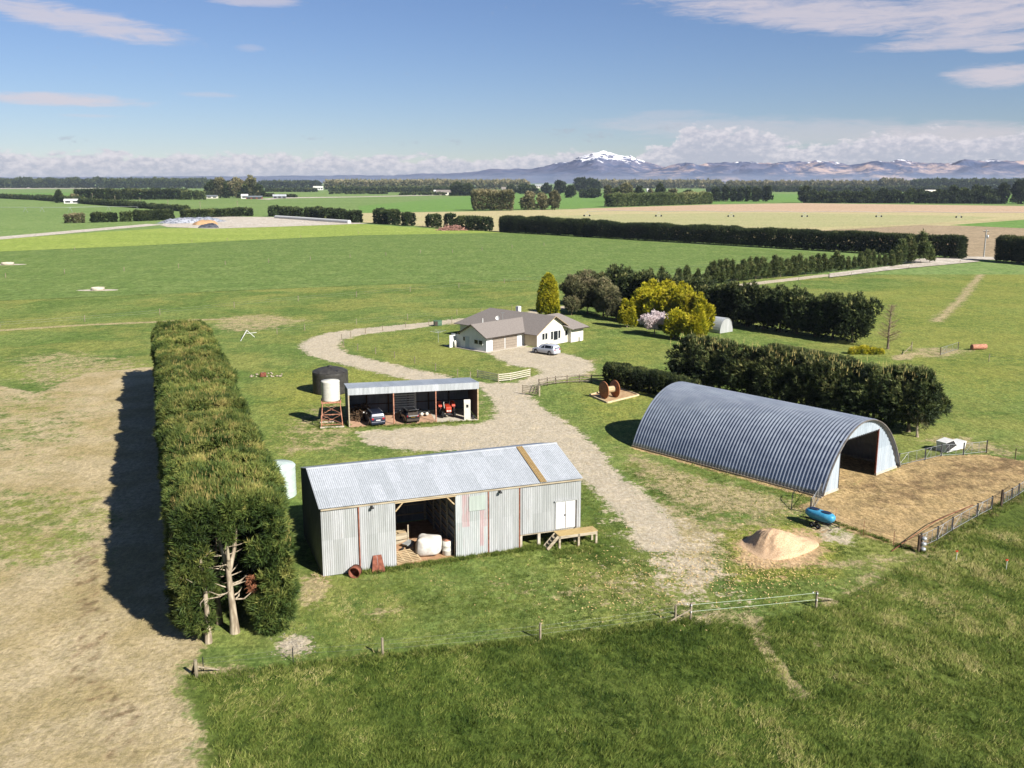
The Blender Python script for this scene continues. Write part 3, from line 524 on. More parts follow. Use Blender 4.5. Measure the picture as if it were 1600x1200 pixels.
garage=mk('garage_door_paint',c(160,148,134),c(150,138,124),2,.6)
trimd=mk('dark_trim',c(80,70,62),c(66,58,52),3,.7)
glass=mk('window_glass',c(42,46,54),c(30,34,40),2,.12,spec=.35)
conc=mk('concrete',c(214,204,186),c(190,180,162),3,.9,bump=.2)
steelw=mk('galvanised_pipe',c(206,210,210),c(180,184,186),6,.4,metal=.4)
steeld=mk('dark_steel',c(70,70,72),c(50,50,52),6,.6,metal=.3)
rubber=mk('tyre_rubber',c(38,38,40),c(28,28,30),8,.9)
rimm=mk('wheel_rim',c(190,192,196),c(160,162,166),6,.35,metal=.6)
tankb=mk('black_plastic',c(72,70,66),c(58,56,54),2,.6)
tankw=mk('white_plastic',c(226,224,212),c(214,212,200),2,.5)
tankg=mk('pale_green_plastic',c(206,220,214),c(190,206,200),2,.5)
bluep=mk('blue_plastic',c(84,170,206),c(66,150,190),3,.4)
navyp=mk('navy_plastic',c(40,56,84),c(30,44,70),3,.5)
redp=mk('tractor_red',c(206,76,48),c(176,60,40),4,.45)
redl=mk('tail_light_red',c(190,30,40),c(150,20,30),4,.25)
soil=mk('shed_floor_soil',c(200,160,124),c(172,134,100),2,.95,bump=.4)
yelp=mk('yellow_plate',c(236,180,40),c(226,170,36),3,.5)
brush=mk('dead_branches',c(120,96,72),c(70,54,40),5,.95)
chips=mk('wood_chips',c(226,194,158),c(196,162,126),14,.95,bump=1.,bs=9,lo=.4,hi=.6)
wire=mk('wire',c(170,172,168),c(150,150,146),8,.4,metal=.6)
whtape=mk('electric_tape',c(214,226,206),c(200,214,190),8,.6)
poly_=mk('white_woven_plastic',c(236,232,224),c(206,200,190),2.5,.7,bump=.8,bs=3)
# ================================================================ BARN
BA=R(20.8);BO=(-13.43,63.97,0)
barn=thing('barn','long corrugated iron barn with an open middle bay and a brown strip in its roof','barn',BO,BA)
BL,BD=20.05,8.7;zr=6.55;yr=5.05;ze=5.12;zb=5.6
ang1=math.atan2(zr-ze,yr+.15);
def slope(nm,y0,z0,y1,z1,x0,x1,mat,parent,pitch=.15,amp=.018,off=0):
    L=math.hypot(y1-y0,z1-z0);M=Matrix.Translation((0,y0,z0))@Matrix.Rotation(math.atan2(z1-z0,y1-y0)-PI/2,4,'X')
    return corr(nm,mat,parent,x0,x1,lambda x:L,lambda x:0,y=off,pitch=pitch,amp=amp,M=M)
rf=slope('roof',-.18,ze-.03,yr,zr,-.12,BL+.12,zroof,barn)
slope('roof',BD+.15,zb-.03,yr,zr,-.12,BL+.12,zroof,barn)
rc=MB().prismx([(yr-.22,zr-.04),(yr,zr+.05),(yr+.22,zr-.04),(yr,zr+.0)],-.13,BL+.13).build('ridge_cap',zroof,barn)
st_=slope('rooflight_strip',-.19,ze-.0,yr-.05,zr+.01,16.62,17.15,brown,barn,off=-.035)
# walls
corr('wall',zinc,barn,0,2.62,lambda x:ze-.08,lambda x:.02,y=-.06)
corr('sliding_door',zinc,barn,2.70,5.32,lambda x:ze-.22,lambda x:.05,y=-.14)
corr('sliding_door',patchm,barn,9.86,12.38,lambda x:ze-.22,lambda x:.02,y=-.14)
corr('sliding_door',zinc,barn,12.46,14.86,lambda x:ze-.22,lambda x:.02,y=-.12)
corr('wall',zinc,barn,15.0,BL,lambda x:ze-.08,lambda x:1.1,y=-.06)
b=MB().box(10.9,12.2,-.2,-.175,3.55,4.7);b.build('hatch_cover',sheet_mat('hatch_sheet',c(196,206,198),c(186,198,190),c(170,180,170),.8),barn)
for x in (2.66,12.42,14.93): MB().box(x-.045,x+.045,-.17,-.10,.02,ze-.2).build('door_post',rustm,barn)
MB().box(.0,BL,-.20,-.175,ze-.2,ze-.08).build('eave_board',timber,barn)
MB().box(5.3,9.9,-.165,-.05,ze-.3,ze-.1).build('lintel',timber2,barn)
b=MB();b.bar((5.35,-.05,4.2),(5.95,-.05,4.85),.09);b.build('brace',timber2,barn)
b=MB();b.bar((9.8,-.05,4.2),(9.2,-.05,4.85),.09);b.build('brace',timber2,barn)
for x in (3.6,13.3):
    lf=MB();lf.box(x-.05,x+.05,-.36,-.16,4.82,4.92);lf.lathe([(.0,0),(.1,0),(.13,-.12),(0,-.12)],(x,-.42,4.88),12);lf.build('wall_lamp',steeld,barn)
def endwall(nm,x,mat,par,zbot=0.,inner=False):
    top=lambda y: ze-.06+(zr-ze)*y/yr if y<yr else zr-.02+(zb-zr)*(y-yr)/(BD-yr)
    M=Matrix(((0,-1,0,x),(1,0,0,0),(0,0,1,0),(0,0,0,1)))
    return corr(nm,mat,par,0,BD,lambda q:top(q)-.03,lambda q:zbot,M=M)
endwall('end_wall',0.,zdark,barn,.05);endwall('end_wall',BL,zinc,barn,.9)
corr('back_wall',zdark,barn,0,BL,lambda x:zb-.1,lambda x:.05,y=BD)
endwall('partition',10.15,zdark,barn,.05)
MB().box(14.95,BL,.0,BD-.05,.98,1.08).build('raised_floor',timber,barn)
for x in (.1,2.66,5.3,9.9,12.42,15.): MB().box(x-.07,x+.07,.05,.19,0,ze-.25).build('frame_post',timber,barn)
for x in (5.0,7.4,9.9,12.4): MB().box(x-.09,x+.09,BD-.25,BD-.15,0,zb-.25).build('frame_post',timber,barn)
b=MB()
for z in (.7,1.5,2.3,3.1,3.9,4.7): b.box(.1,10.1,BD-.14,BD-.05,z-.05,z+.05)
b.build('girt',timber,barn)
b=MB()
for z in (.7,1.3,1.9,2.5,3.1,3.7,4.3,4.9): b.box(10.02,10.11,.3,BD-.2,z-.05,z+.05)
for y in (2.4,4.2,6.2): b.box(9.92,10.02,y-.07,y+.07,0,ze+.2)
b.build('partition_rail',timber,barn)
for x in (15.1,16.6,18.2,19.9):
    MB().box(x-.11,x+.11,.0,.22,0,.97).build('pile',conc,barn)
for x in (15.1,16.6,18.2,19.9): MB().box(x-.11,x+.11,4.2,4.42,0,.97).build('pile',conc,barn)
struct(MB().box(.15,14.9,.0,BD-.1,.0,.035).build('shed_floor',soil,None,loc=BO,rz=BA))
wd=MB().box(17.9,19.55,-.16,-.09,1.22,3.38).build('door',white,barn)
MB().box(18.71,18.75,-.175,-.162,1.25,3.35).build('door_gap',trimd,wd);MB().box(18.62,18.69,-.19,-.162,2.2,2.35).build('handle',steeld,wd)
MB().box(17.8,19.7,-.22,-.11,3.41,3.48).build('door_head',zinc,barn);MB().box(19.57,19.65,-.18,-.1,1.12,3.4).build('door_frame',trimd,barn)
MB().box(15.2,15.22,-.13,-.1,1.2,4.9).build('downpipe',steelw,barn)
# deck and steps
dk=thing('loading_deck','low plywood topped loading deck with steps below the white double door','deck',tuple(Matrix.Rotation(BA,3,'Z')@Vector((19.35,-1.05,0))+Vector(BO)),BA)
MB().box(-1.6,1.7,-.1,.9,1.0,1.06).build('deck_top',ply,dk)
MB().box(-1.58,1.68,-.08,-.01,.76,.998).build('fascia',timber,dk);MB().box(1.62,1.69,0.,.88,.76,.998).build('fascia',timber,dk);MB().box(-1.58,-1.5,0.,.88,.8,.998).build('fascia',timber,dk)
for x,y in ((-1.5,-.02),(.1,-.02),(1.6,-.02),(1.6,.75),(.1,.75)): MB().box(x-.08,x+.08,y-.06,y+.1,0,.99).build('leg',timber,dk)
stp=MB();
for y in (-.05,.62): stp.bar((-1.6,y,.98),(-2.5,y,.05),.05,.24)
stp.build('stringer',timber,dk)
for k in range(4): MB().box(-1.8-.2*k-.12,-1.8-.2*k+.1,-.02,.59,.77-.22*k,.80-.22*k).build('tread',timber,dk)
def BP(x,y,z=0): return tuple(Matrix.Rotation(BA,3,'Z')@Vector((x,y,z))+Vector(BO))
# things in and by the barn
def bag(nm,label,loc,sx,sy,sz,seed,mat=poly_):
    r=np.random.default_rng(seed);nu,nv=26,14;V=[]
    for j in range(nv+1):
        th=PI*j/nv
        for i in range(nu):
            a=2*PI*i/nu;x=math.sin(th)*math.cos(a);y=math.sin(th)*math.sin(a);z=math.cos(th)
            pw=lambda q:math.copysign(abs(q)**.55,q)
            V.append((pw(x)*sx,pw(y)*sy,pw(z)*sz+sz))
    V=np.array(V);V+=np.c_[wob(V,2.2,seed),wob(V,2.5,seed+1),wob(V,2.,seed+2)]*.16;V[:,2]=np.maximum(V[:,2],.0)
    b=MB();b.add(V.tolist(),[(j*nu+i,j*nu+(i+1)%nu,(j+1)*nu+(i+1)%nu,(j+1)*nu+i) for j in range(nv) for i in range(nu)],True)
    return tag(b.build(nm,mat,None,loc=loc),label,'bag')
bag('bulk_bag','large crumpled white bulk bag lying in the open bay of the barn',BP(8.2,1.35,.04),.95,.8,.72,4)
d_=thing('drum','white ribbed drum with a brown top standing in the barn opening','drum',BP(9.45,.75,.04),BA)
MB().lathe([(0,0),(.36,0),(.38,.02),(.37,.35),(.385,.37),(.37,.39),(.37,.72),(.385,.74),(.37,.76),(.38,1.12),(0,1.12)],n=24).build('drum_body',tankw,d_)
MB().lathe([(0,1.13),(.33,1.13),(.36,1.15),(.0,1.16)],n=24).build('lid',rustp,d_)
pl=thing('pallet','worn timber pallet leaning low on the barn floor','pallet',BP(6.3,.9,.05),BA+R(8))
Mx=Matrix.Translation((0,0,.05))@Matrix.Rotation(R(12),4,'X')
b=MB()
for k in range(8): b.box(-.95,.95,-.75+k*.22,-.75+k*.22+.11,.12,.15,Mx)
b.build('deck_slat',timber2,pl)
b=MB()
for x in (-.9,-.3,.3,.9): b.box(x-.05,x+.05,-.75,.9,.0,.118,Mx)
b.build('bearer',timber2,pl)
tbn=tag(MB().box(-1.1,1.1,-.35,.35,.62,.68).box(-1.05,-.95,-.3,.3,0,.62).box(.95,1.05,-.3,.3,0,.62).box(-1.0,1.0,.26,.32,.15,.3).build('work_bench',timber2,None,loc=BP(6.2,5.0,.04),rz=BA),'pale timber bench deep inside the open bay','bench')
tag(MB().box(-1.2,1.2,-.02,.04,0,.5).box(-1.2,1.2,-.02,.04,.58,1.05).box(1.1,1.2,-.06,-.02,0,1.7).build('timber_panel',timber,None,loc=BP(6.0,3.4,.04),rz=BA+.1),'pale board panel with one tall stake behind the pallet','panel')
wb=thing('wheelbarrow','small wheelbarrow on the soil floor behind the pallet','wheelbarrow',BP(6.9,2.7,.04),BA+.6)
MB().prismy([(-.4,.55),(.45,.62),(.3,.3),(-.2,.28)],-.28,.28).build('tray',steelw,wb);MB().tube([(.9,.25,.55),(-.1,.12,.28),(-.6,.03,.2)],.02,6).tube([(.9,-.25,.55),(-.1,-.12,.28),(-.6,-.03,.2)],.02,6).build('handle',timber2,wb)
MB().lathe([(0,-.04),(.17,-.04),(.2,0),(.17,.04),(0,.04)],(-.6,0,.2),16,'y').build('wheel',rubber,wb)
MB().bar((.4,.15,0),(.3,.12,.3),.03).bar((.4,-.15,0),(.3,-.12,.3),.03).build('leg',steeld,wb)
mound=MB();V=[];nn=24
for j in range(7):
    for i in range(nn):
        a=2*PI*i/nn;r_=1.9*j/6;V.append((r_*math.cos(a)*(1+.1*math.sin(3*a)),.9*r_*math.sin(a),.45*(1-(j/6)**1.6)+.05*math.sin(5*a+j)-(.03 if j==6 else 0)))
mound.add(V,[(j*nn+i,j*nn+(i+1)%nn,(j+1)*nn+(i+1)%nn,(j+1)*nn+i) for j in range(6) for i in range(nn)],True)
tag(mound.build('soil_heap',soil,None,loc=BP(7.3,3.3,.03),rz=BA),'low brown heap of soil on the floor of the open bay','heap')
for (x0,lean,m_,lb) in ((3.62,.5,rustm,'rust red tapered sheet leaning on the barn door, left of a pale strip'),(4.12,.45,rustm,'rust red tapered sheet leaning on the barn door, right of a pale strip')):
    s_=1 if x0<4 else -1
    V=[(-.24,-.5,0),(.24,-.5,0),(.24-(.0 if s_>0 else .16),-.02,1.12),(-.24+(.2 if s_>0 else 0),-.02,1.12)]
    b=MB();V2=[(x,y+.03,z) for x,y,z in V];b.add(V+V2,[(0,1,2,3),(7,6,5,4),(0,4,5,1),(1,5,6,2),(2,6,7,3),(3,7,4,0)])
    tag(b.build('rusty_sheet',m_,None,loc=BP(x0,-.19),rz=BA),lb,'metal sheet','sheets leaning on the barn')
tag(MB().add([(-.1,-.45,0),(.1,-.45,0),(.12,-.02,1.08),(-.12,-.02,1.08),(-.1,-.42,0),(.1,-.42,0),(.12,.01,1.08),(-.12,.01,1.08)],[(0,1,2,3),(7,6,5,4),(0,4,5,1),(1,5,6,2),(2,6,7,3),(3,7,4,0)]).build('pale_strip',steelw,None,loc=BP(3.88,-.19),rz=BA),'narrow pale metal strip leaning between two rust red sheets','metal strip')
b=MB();b.lathe([(.02,.3),(.40,.3),(.42,.32),(.42,-.28),(.38,-.3),(.38,.27),(.02,.27)],(0,0,.34),24,'y')
tag(b.build('rusty_drum',rustm,None,loc=BP(2.15,-.75),rz=BA-.5),'rusty open cut drum tipped on the grass against the barn wall','drum')
# ================================================================ TUNNEL SHED
TA=R(41.1);TO=(27.33,81.49,0)
tun=thing('tunnel_shed','long blue grey ribbed half round shed open at one end onto the chip yard','shed',TO,TA)
steel=NT('tunnel_steel');o_=steel.obj();n_=steel.noise(steel.mapv(o_,(1,.4,1)),1.2,5,.6);steel.col(steel.mix(steel.step(n_,.35,.65),c(148,157,172),c(168,177,190)))
steel.b.inputs['Metallic'].default_value=.45;steel.b.inputs['Roughness'].default_value=.42;steel.b.inputs['Specular IOR Level'].default_value=.4;steelm=steel.m
hp=[(0,0),(.5,1.15),(1.02,2.1),(1.8,3.15),(2.62,4.08),(3.6,4.85),(4.65,5.42),(5.8,5.78),(6.95,5.9)]
prof=hp+[(13.9-x,z) for x,z in hp[-2::-1]]
def rs(prof,n):
    P_=[Vector((x,0,z)) for x,z in prof];Ls=[0]
    for a,b_ in zip(P_,P_[1:]):Ls.append(Ls[-1]+(b_-a).length)
    xs_=np.interp(np.linspace(0,Ls[-1],n),Ls,[p.x for p in P_]);zs=np.interp(np.linspace(0,Ls[-1],n),Ls,[p.z for p in P_])
    for _ in range(6):
        xs_[1:-1]=(xs_[:-2]+xs_[1:-1]*2+xs_[2:])/4;zs[1:-1]=(zs[:-2]+zs[1:-1]*2+zs[2:])/4
    return list(zip(xs_,zs))
ap=rs(prof,41);TL=22.2;V=[];per=.37;sub=6;N=int((TL+.35)/per*sub)
nr=[]
for i,(x,z) in enumerate(ap):
    a=ap[max(i-1,0)];b_=ap[min(i+1,len(ap)-1)];dx,dz=b_[0]-a[0],b_[1]-a[1];l=math.hypot(dx,dz);nr.append((-dz/l,dx/l))
shape=[0,0,.15,1,1,.15]
for j in range(N+1):
    y=-.35+(TL+.35)*j/N;o=.085*shape[j%sub]
    for (x,z),(a,b_) in zip(ap,nr): V.append((x+a*o,y,z+b_*o+.12))
n=len(ap);b=MB();b.add(V,[(j*n+i,j*n+i+1,(j+1)*n+i+1,(j+1)*n+i) for j in range(N) for i in range(n-1)],True)
rf=b.build('roof',steelm,tun);m_=rf.modifiers.new('t','SOLIDIFY');m_.thickness=.03;m_.offset=-1
def tz(x): return float(np.interp(x,[p[0] for p in ap],[p[1] for p in ap]))
endm=sheet_mat('end_sheet',c(176,190,202),c(196,208,218),c(150,156,160),.76,.5,.2,0,.05)
corr('end_wall',endm,tun,.06,3.04,lambda x:tz(x)+.1,lambda x:.2,y=.0,pitch=.38,amp=.035,n=8)
corr('end_wall',endm,tun,9.78,13.84,lambda x:tz(x)+.1,lambda x:.2,y=.0,pitch=.38,amp=.035,n=8)
corr('end_wall',endm,tun,3.04,9.78,lambda x:tz(x)+.1,lambda x:4.55,y=.0,pitch=.38,amp=.035,n=8)
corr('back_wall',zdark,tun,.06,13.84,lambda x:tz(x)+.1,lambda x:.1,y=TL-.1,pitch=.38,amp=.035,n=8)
MB().box(.0,3.04,-.1,.12,0,.2).build('sill',conc,tun);MB().box(9.78,13.9,-.1,.12,0,.2).build('sill',conc,tun)
b=MB();
for (x,z),(x2,z2) in zip(ap,ap[1:]): b.bar((x,-.36,z+.12),(x2,-.36,z2+.12),.06,.14,up=(0,1,0))
b.build('edge_trim',mk('edge_trim',c(150,146,140),c(120,112,104),3,.6),tun)
MB().box(3.0,3.1,-.05,.1,.2,4.6).build('door_post',steeld,tun);MB().box(9.72,9.82,-.05,.1,.2,4.6).build('door_post',rustm,tun);MB().box(3.1,9.72,-.03,.09,4.46,4.56).build('door_head',steeld,tun)
MB().box(-.12,.1,-.3,TL,.0,.13).build('base_beam',timber,tun);MB().box(13.8,14.02,-.3,TL,.0,.13).build('base_beam',timber,tun)
for k in range(5):
    y=1.+k*5;b=MB()
    for (x,z),(x2,z2) in zip(ap,ap[1:]): b.bar((x+.0,y,z-.04),(x2,y,z2-.04),.08,.12,up=(0,1,0))
    b.build('arch_rib',rustm,tun)
def TP(x,y,z=0): return tuple(Matrix.Rotation(TA,3,'Z')@Vector((x,y,z))+Vector(TO))
# ================================================================ IMPLEMENT SHED
CA=R(13.5);CO=(-18.59,106.41,0)
cs=thing('implement_shed','long open fronted three bay iron shed sheltering vehicles','shed',CO,CA)
CL,CD=15.,5.9
grey_in=sheet_mat('shed_inside_sheet',c(120,128,138),c(140,146,154),c(96,88,80),.8,.6,.1)
slope('roof',-.12,4.5,CD+.15,3.85,-.1,CL+.2,zroof,cs)
corr('fascia',zroof,cs,-.05,CL+.12,lambda x:4.5,lambda x:3.72,y=-.14)
corr('back_wall',grey_in,cs,0,CL,lambda x:3.85,lambda x:.05,y=CD)
for x,nm_,mm in ((0,'side_wall',grey_in),(CL,'side_wall',sheet_mat('stained_sheet',c(128,110,104),c(108,92,88),c(90,70,62),.8))):
    M=Matrix(((0,-1,0,x),(1,0,0,0),(0,0,1,0),(0,0,0,1)));corr(nm_,mm,cs,0,CD,lambda q:4.42-.6*q/CD,lambda q:.05,M=M)
MB().box(-.06,.08,-.12,.02,0,3.72).build('corner_post',timber,cs);MB().box(CL-.08,CL+.06,-.12,.02,0,3.72).build('corner_post',timber2,cs)
for x in (5.1,10.): MB().tube([(x,-.05,0),(x,-.05,3.75)],.075,10).build('post',rustp,cs)
b=MB()
for z in (1.2,2.4,3.5): b.box(.1,CL-.1,CD-.14,CD-.06,z-.05,z+.05)
b.build('girt',dktimber,cs)
b=MB()
for x in (2.5,5.1,7.5,10,12.5): b.box(x-.08,x+.08,CD-.3,CD-.14,0,3.8)
for x in (2.5,5.1,7.5,10,12.5): b.bar((x,-.05,4.36),(x,CD-.1,3.75),.07,.18)
b.build('frame',dktimber,cs)
struct(MB().box(.1,10.,-.25,CD-.1,0,.03).build('shed_floor',mk('dry_earth',c(206,168,138),c(186,148,120),2,.95,bump=.3),None,loc=CO,rz=CA))
struct(MB().box(10.,CL-.05,-.3,CD-.1,0,.034).build('concrete_floor',conc,None,loc=CO,rz=CA))
def CP(x,y,z=0): return tuple(Matrix.Rotation(CA,3,'Z')@Vector((x,y,z))+Vector(CO))
# ---- vehicles: lofted body, x forward
def suv(name,label,paint,loc,rz,L=4.6,Wd=1.85,Hh=1.7,tail=False,plate=None,plate_name='number_plate',boxy=0.):
    t=thing(name,label,'car',loc,rz)
    h=L/2;ww=Wd/2;zb=.28
    #  x, belt z, roof z, half width, half roof width
    S=[(-h,.78,.82,.84,.80),(-h+.06,1.02,1.06,.92,.80),(-h+.14+.1*(1-boxy),1.08,Hh-.12,.97,.70),(-h+.55,1.06,Hh-.03,1.,.74),(-.35,1.02,Hh,1.,.75),(.35,.99,Hh-.04,1.,.74),(h-1.75,.98,Hh-.18,1.,.72),(h-1.12,.96,1.0,.99,.78),(h-.5,.90,.94,.97,.74),(h-.12,.80,.84,.90,.70),(h,.55,.58,.80,.66)]
    V=[];nr_=10
    for x,zbel,zr_,a,rw in S:
        wB=ww*a;wR=ww*rw
        zl=zb+.06
        V+=[(x,-wB*.93,zb),(x,-wB,zb+.25),(x,-wB,zbel-.12),(x,-wB*.97,zbel),(x,-wR,max(zr_-.03,zbel+.01)),(x,wR,max(zr_-.03,zbel+.01)),(x,wB*.97,zbel),(x,wB,zbel-.12),(x,wB,zb+.25),(x,wB*.93,zb)]
        # crown the roof a little
    Fc=[(j*nr_+i,(j+1)*nr_+i,(j+1)*nr_+i+1,j*nr_+i+1) for j in range(len(S)-1) for i in range(nr_-1)]
    Fc+=[(j*nr_+9,(j+1)*nr_+9,(j+1)*nr_,j*nr_) for j in range(len(S)-1)]
    Fc+=[tuple(range(10)),tuple(range((len(S)-1)*nr_,len(S)*nr_))[::-1]]
    b=MB();b.add(V,Fc,False);body=b.build('body',paint,t,bevel=.05)
    for p in body.data.polygons:p.use_smooth=True
    def rowp(j,side,zi,off=.012):
        p=Vector(V[j*nr_+(3 if side<0 else 6)]);q=Vector(V[j*nr_+(4 if side<0 else 5)]);s_=p.lerp(q,zi);s_.y+=side*off;return s_
    for side in (-1,1):
        for j0,j1,a,b_ in ((2,3,.3,.06),(3,4,.06,.05),(4,6,.05,.25)):
            A=[rowp(j0,side,.1).lerp(rowp(j1,side,.1),a),rowp(j0,side,.1).lerp(rowp(j1,side,.1),1-b_),rowp(j0,side,.86).lerp(rowp(j1,side,.86),1-b_),rowp(j0,side,.86).lerp(rowp(j1,side,.86),a)]
            if side<0:A=A[::-1]
            V_=A+[q-Vector((0,side*.03,0)) for q in A]
            MB().add(V_,[(3,2,1,0),(4,5,6,7),(0,1,5,4),(1,2,6,5),(2,3,7,6),(3,0,4,7)]).build('side_window',glass,t)
    def cross(j0,j1,ta,tb,ins,off):
        out=[]
        for tt in (ta,tb):
            a=Vector(V[j0*nr_+4]).lerp(Vector(V[j1*nr_+4]),tt);y_=abs(a.y)-ins;out.append((a.x+off,y_,a.z+.014))
        (x0,y0,z0),(x1,y1,z1)=out
        return [(x0,-y0,z0),(x0,y0,z0),(x1,y1,z1),(x1,-y1,z1)]
    A=cross(6,7,.06,.92,.05,.014);MB().add(A,[(0,1,2,3)]).build('windscreen',glass,t)
    if not tail:
        MB().add([(-h+.075,-ww*.72,1.1),(-h+.075,ww*.72,1.1),(-h+.15+.1*(1-boxy),ww*.62,Hh-.2),(-h+.15+.1*(1-boxy),-ww*.62,Hh-.2)],[(3,2,1,0)]).build('rear_window',glass,t)
    else:
        M=Matrix.Translation((-h+.2,0,Hh-.06))@Matrix.Rotation(R(20),4,'Y')
        tg=MB().box(-.75,.02,-ww*.72,ww*.72,-.03,.03,M).build('tailgate_glass',paint,t,bevel=.02);MB().box(-.68,-.1,-ww*.62,ww*.62,-.04,-.032,M).build('pane',glass,tg)
        MB().box(-h-.02,-h+.02,-ww*.68,ww*.68,1.02,1.5).build('boot_shade_panel',trimd,t)  # dark panel on the closed body, painted shade of the boot inside
        MB().box(-h-.32,-h+.02,-ww*.66,ww*.66,1.0,1.04).build('boot_sill',steelw,t)
    for side in (-1,1):
        MB().box(-h-.015,-h+.1,side*ww*.66-.13,side*ww*.66+.13,.82,1.04).build('tail_light',redl,t,bevel=.02)
        MB().box(h-.16,h-.02,side*ww*.62-.14,side*ww*.62+.14,.66,.82).build('headlight',white,t,bevel=.03)
        MB().box(h-1.62,h-1.45,side*(ww+.02)-(.16 if side<0 else 0),side*(ww+.02)+(.16 if side>0 else 0),1.02,1.16).build('mirror',white if tail is False and paint.name!='silver' else paint,t,bevel=.03)
        for x in (-h+.92,h-.92):
            w_=MB().lathe([(.2,-.11),(.31,-.11),(.34,-.07),(.34,.07),(.31,.11),(.2,.11)],(x,side*(ww-.1),.34),24,'y').build('wheel',rubber,t)
            MB().lathe([(0,-.118),(.08,-.125),(.12,-.1),(.2,-.118),(.215,-.11),(.215,.11),(.2,.118),(.12,.1),(.08,.125),(0,.118)],(x,side*(ww-.1),.34),20,'y').build('rim',rimm,w_)
            MB().lathe([(.0,-.02),(.40,-.02),(.40,.02),(0,.02)],(x,side*(ww-.012),.40),24,'y').build('wheel_arch',trimd,t)
    MB().box(-h-.03,-h+.15,-ww*.86,ww*.86,.34,.6).build('bumper',paint if not boxy else trimd,t,bevel=.04);MB().box(h-.15,h+.02,-ww*.8,ww*.8,.3,.5).build('bumper',paint,t,bevel=.04)
    MB().box(-h-.045,-h-.02,-.26,.26,.72 if not tail else .78,.84 if not tail else .98).build(plate_name,plate or white,t)
    for side in (-1,1): MB().tube([(-h+.5,side*ww*.66,Hh+.01),(h-1.85,side*ww*.66,Hh-.0)],.02,6).build('roof_rail',steelw,t)
    return t
def paint(nm,a): 
    t=NT(nm);t.col(a);t.b.inputs['Roughness'].default_value=.28;t.b.inputs['Metallic'].default_value=.2;t.b.inputs['Specular IOR Level'].default_value=.5;t.b.inputs['Coat Weight'].default_value=.5;t.b.inputs['Coat Roughness'].default_value=.05;return t.m
silver=paint('silver',c(206,212,226));dkblue=paint('dark_blue_paint',c(34,44,66));blackp=paint('black_paint',c(26,26,30))
suv('silver_car','silver sport utility car parked on the forecourt by the white house',silver,(5.55,154.1,0),R(139),4.7,1.86,1.68)
suv('dark_blue_car','dark blue car parked tail out in the left bay of the open shed',dkblue,CP(2.95,1.55),CA+R(97),4.6,1.86,1.62)
suv('black_car','black car with its boot open and a yellow plate in the middle bay',blackp,CP(7.05,1.6),CA+R(96),4.0,1.72,1.6,tail=True,plate=yelp,boxy=1.)
# stock crate behind
cr=thing('stock_crate','tall slatted metal stock crate at the back of the middle bay','crate',CP(6.9,4.6),CA)
b=MB()
for x in (-1.3,1.3):
    for y in (-.7,.7): b.bar((x,y,.0),(x,y,2.9),.07)
b.build('corner_post',steelw,cr)
b=MB()
for k in range(9):
    z=.5+k*.29
    for y in (-.7,.7): b.box(-1.27,1.27,y-.015,y+.015,z-.06,z+.06)
    for x in (-1.3,1.3): b.box(x-.015,x+.015,-.66,.66,z-.06,z+.06)
b.build('rail',steelw,cr)
# brush heap
def heap(nm,label,cat,loc,rx,ry,hz_h,n,seed,mat,l=.9,rad=.03):
    r=random.Random(seed);b=MB()
    for _ in range(n):
        a=r.uniform(0,2*PI);q=math.sqrt(r.random());x=rx*q*math.cos(a);y=ry*q*math.sin(a);z=r.uniform(.05,1)*hz_h*(1-q*q)
        d=Vector((r.uniform(-1,1),r.uniform(-1,1),r.uniform(-.35,.5))).normalized()*l*r.uniform(.4,1.1)
        m=Vector((x,y,z+.05));s_=m-d/2;e=m+d/2
        if s_.z<.03:s_.z=.03
        if e.z<.03:e.z=.03
        b.tube([s_,m+Vector((r.uniform(-.1,.1),r.uniform(-.1,.1),.03)),e],[rad*r.uniform(.5,1.4),rad,rad*.3],5,False)
    return tag(b.build(nm,mat,None,loc=loc),label,cat)
heap('firewood_heap','tangled brown heap of branches and firewood beside the dark blue car','wood heap',CP(1.75,3.7,.03),1.7,1.6,1.9,420,5,brush,1.0,.045)
# spare implement with three pale round ends
im=thing('implement','low dark implement with three pale round weights next to the black car','implement',CP(8.75,3.0,.03),CA)
MB().box(-1.0,1.0,-.1,.1,.45,.6).box(-.1,.1,-.1,1.4,.45,.58).box(-.7,-.6,-.08,.6,.1,.45).box(.6,.7,-.08,.6,.1,.45).build('frame',steeld,im)
for x in (-.6,0,.6): MB().lathe([(0,-.16),(.14,-.16),(.2,-.1),(.2,.08),(0,.1)],(x,-.2,.32),18,'y').build('weight',tankw,im)
MB().lathe([(.1,-.09),(.26,-.09),(.3,0),(.26,.09),(.1,.09)],(-.95,.9,.3),18,'x').build('wheel',rubber,im);MB().lathe([(.1,-.09),(.26,-.09),(.3,0),(.26,.09),(.1,.09)],(.95,.9,.3),18,'x').build('wheel',rubber,im)
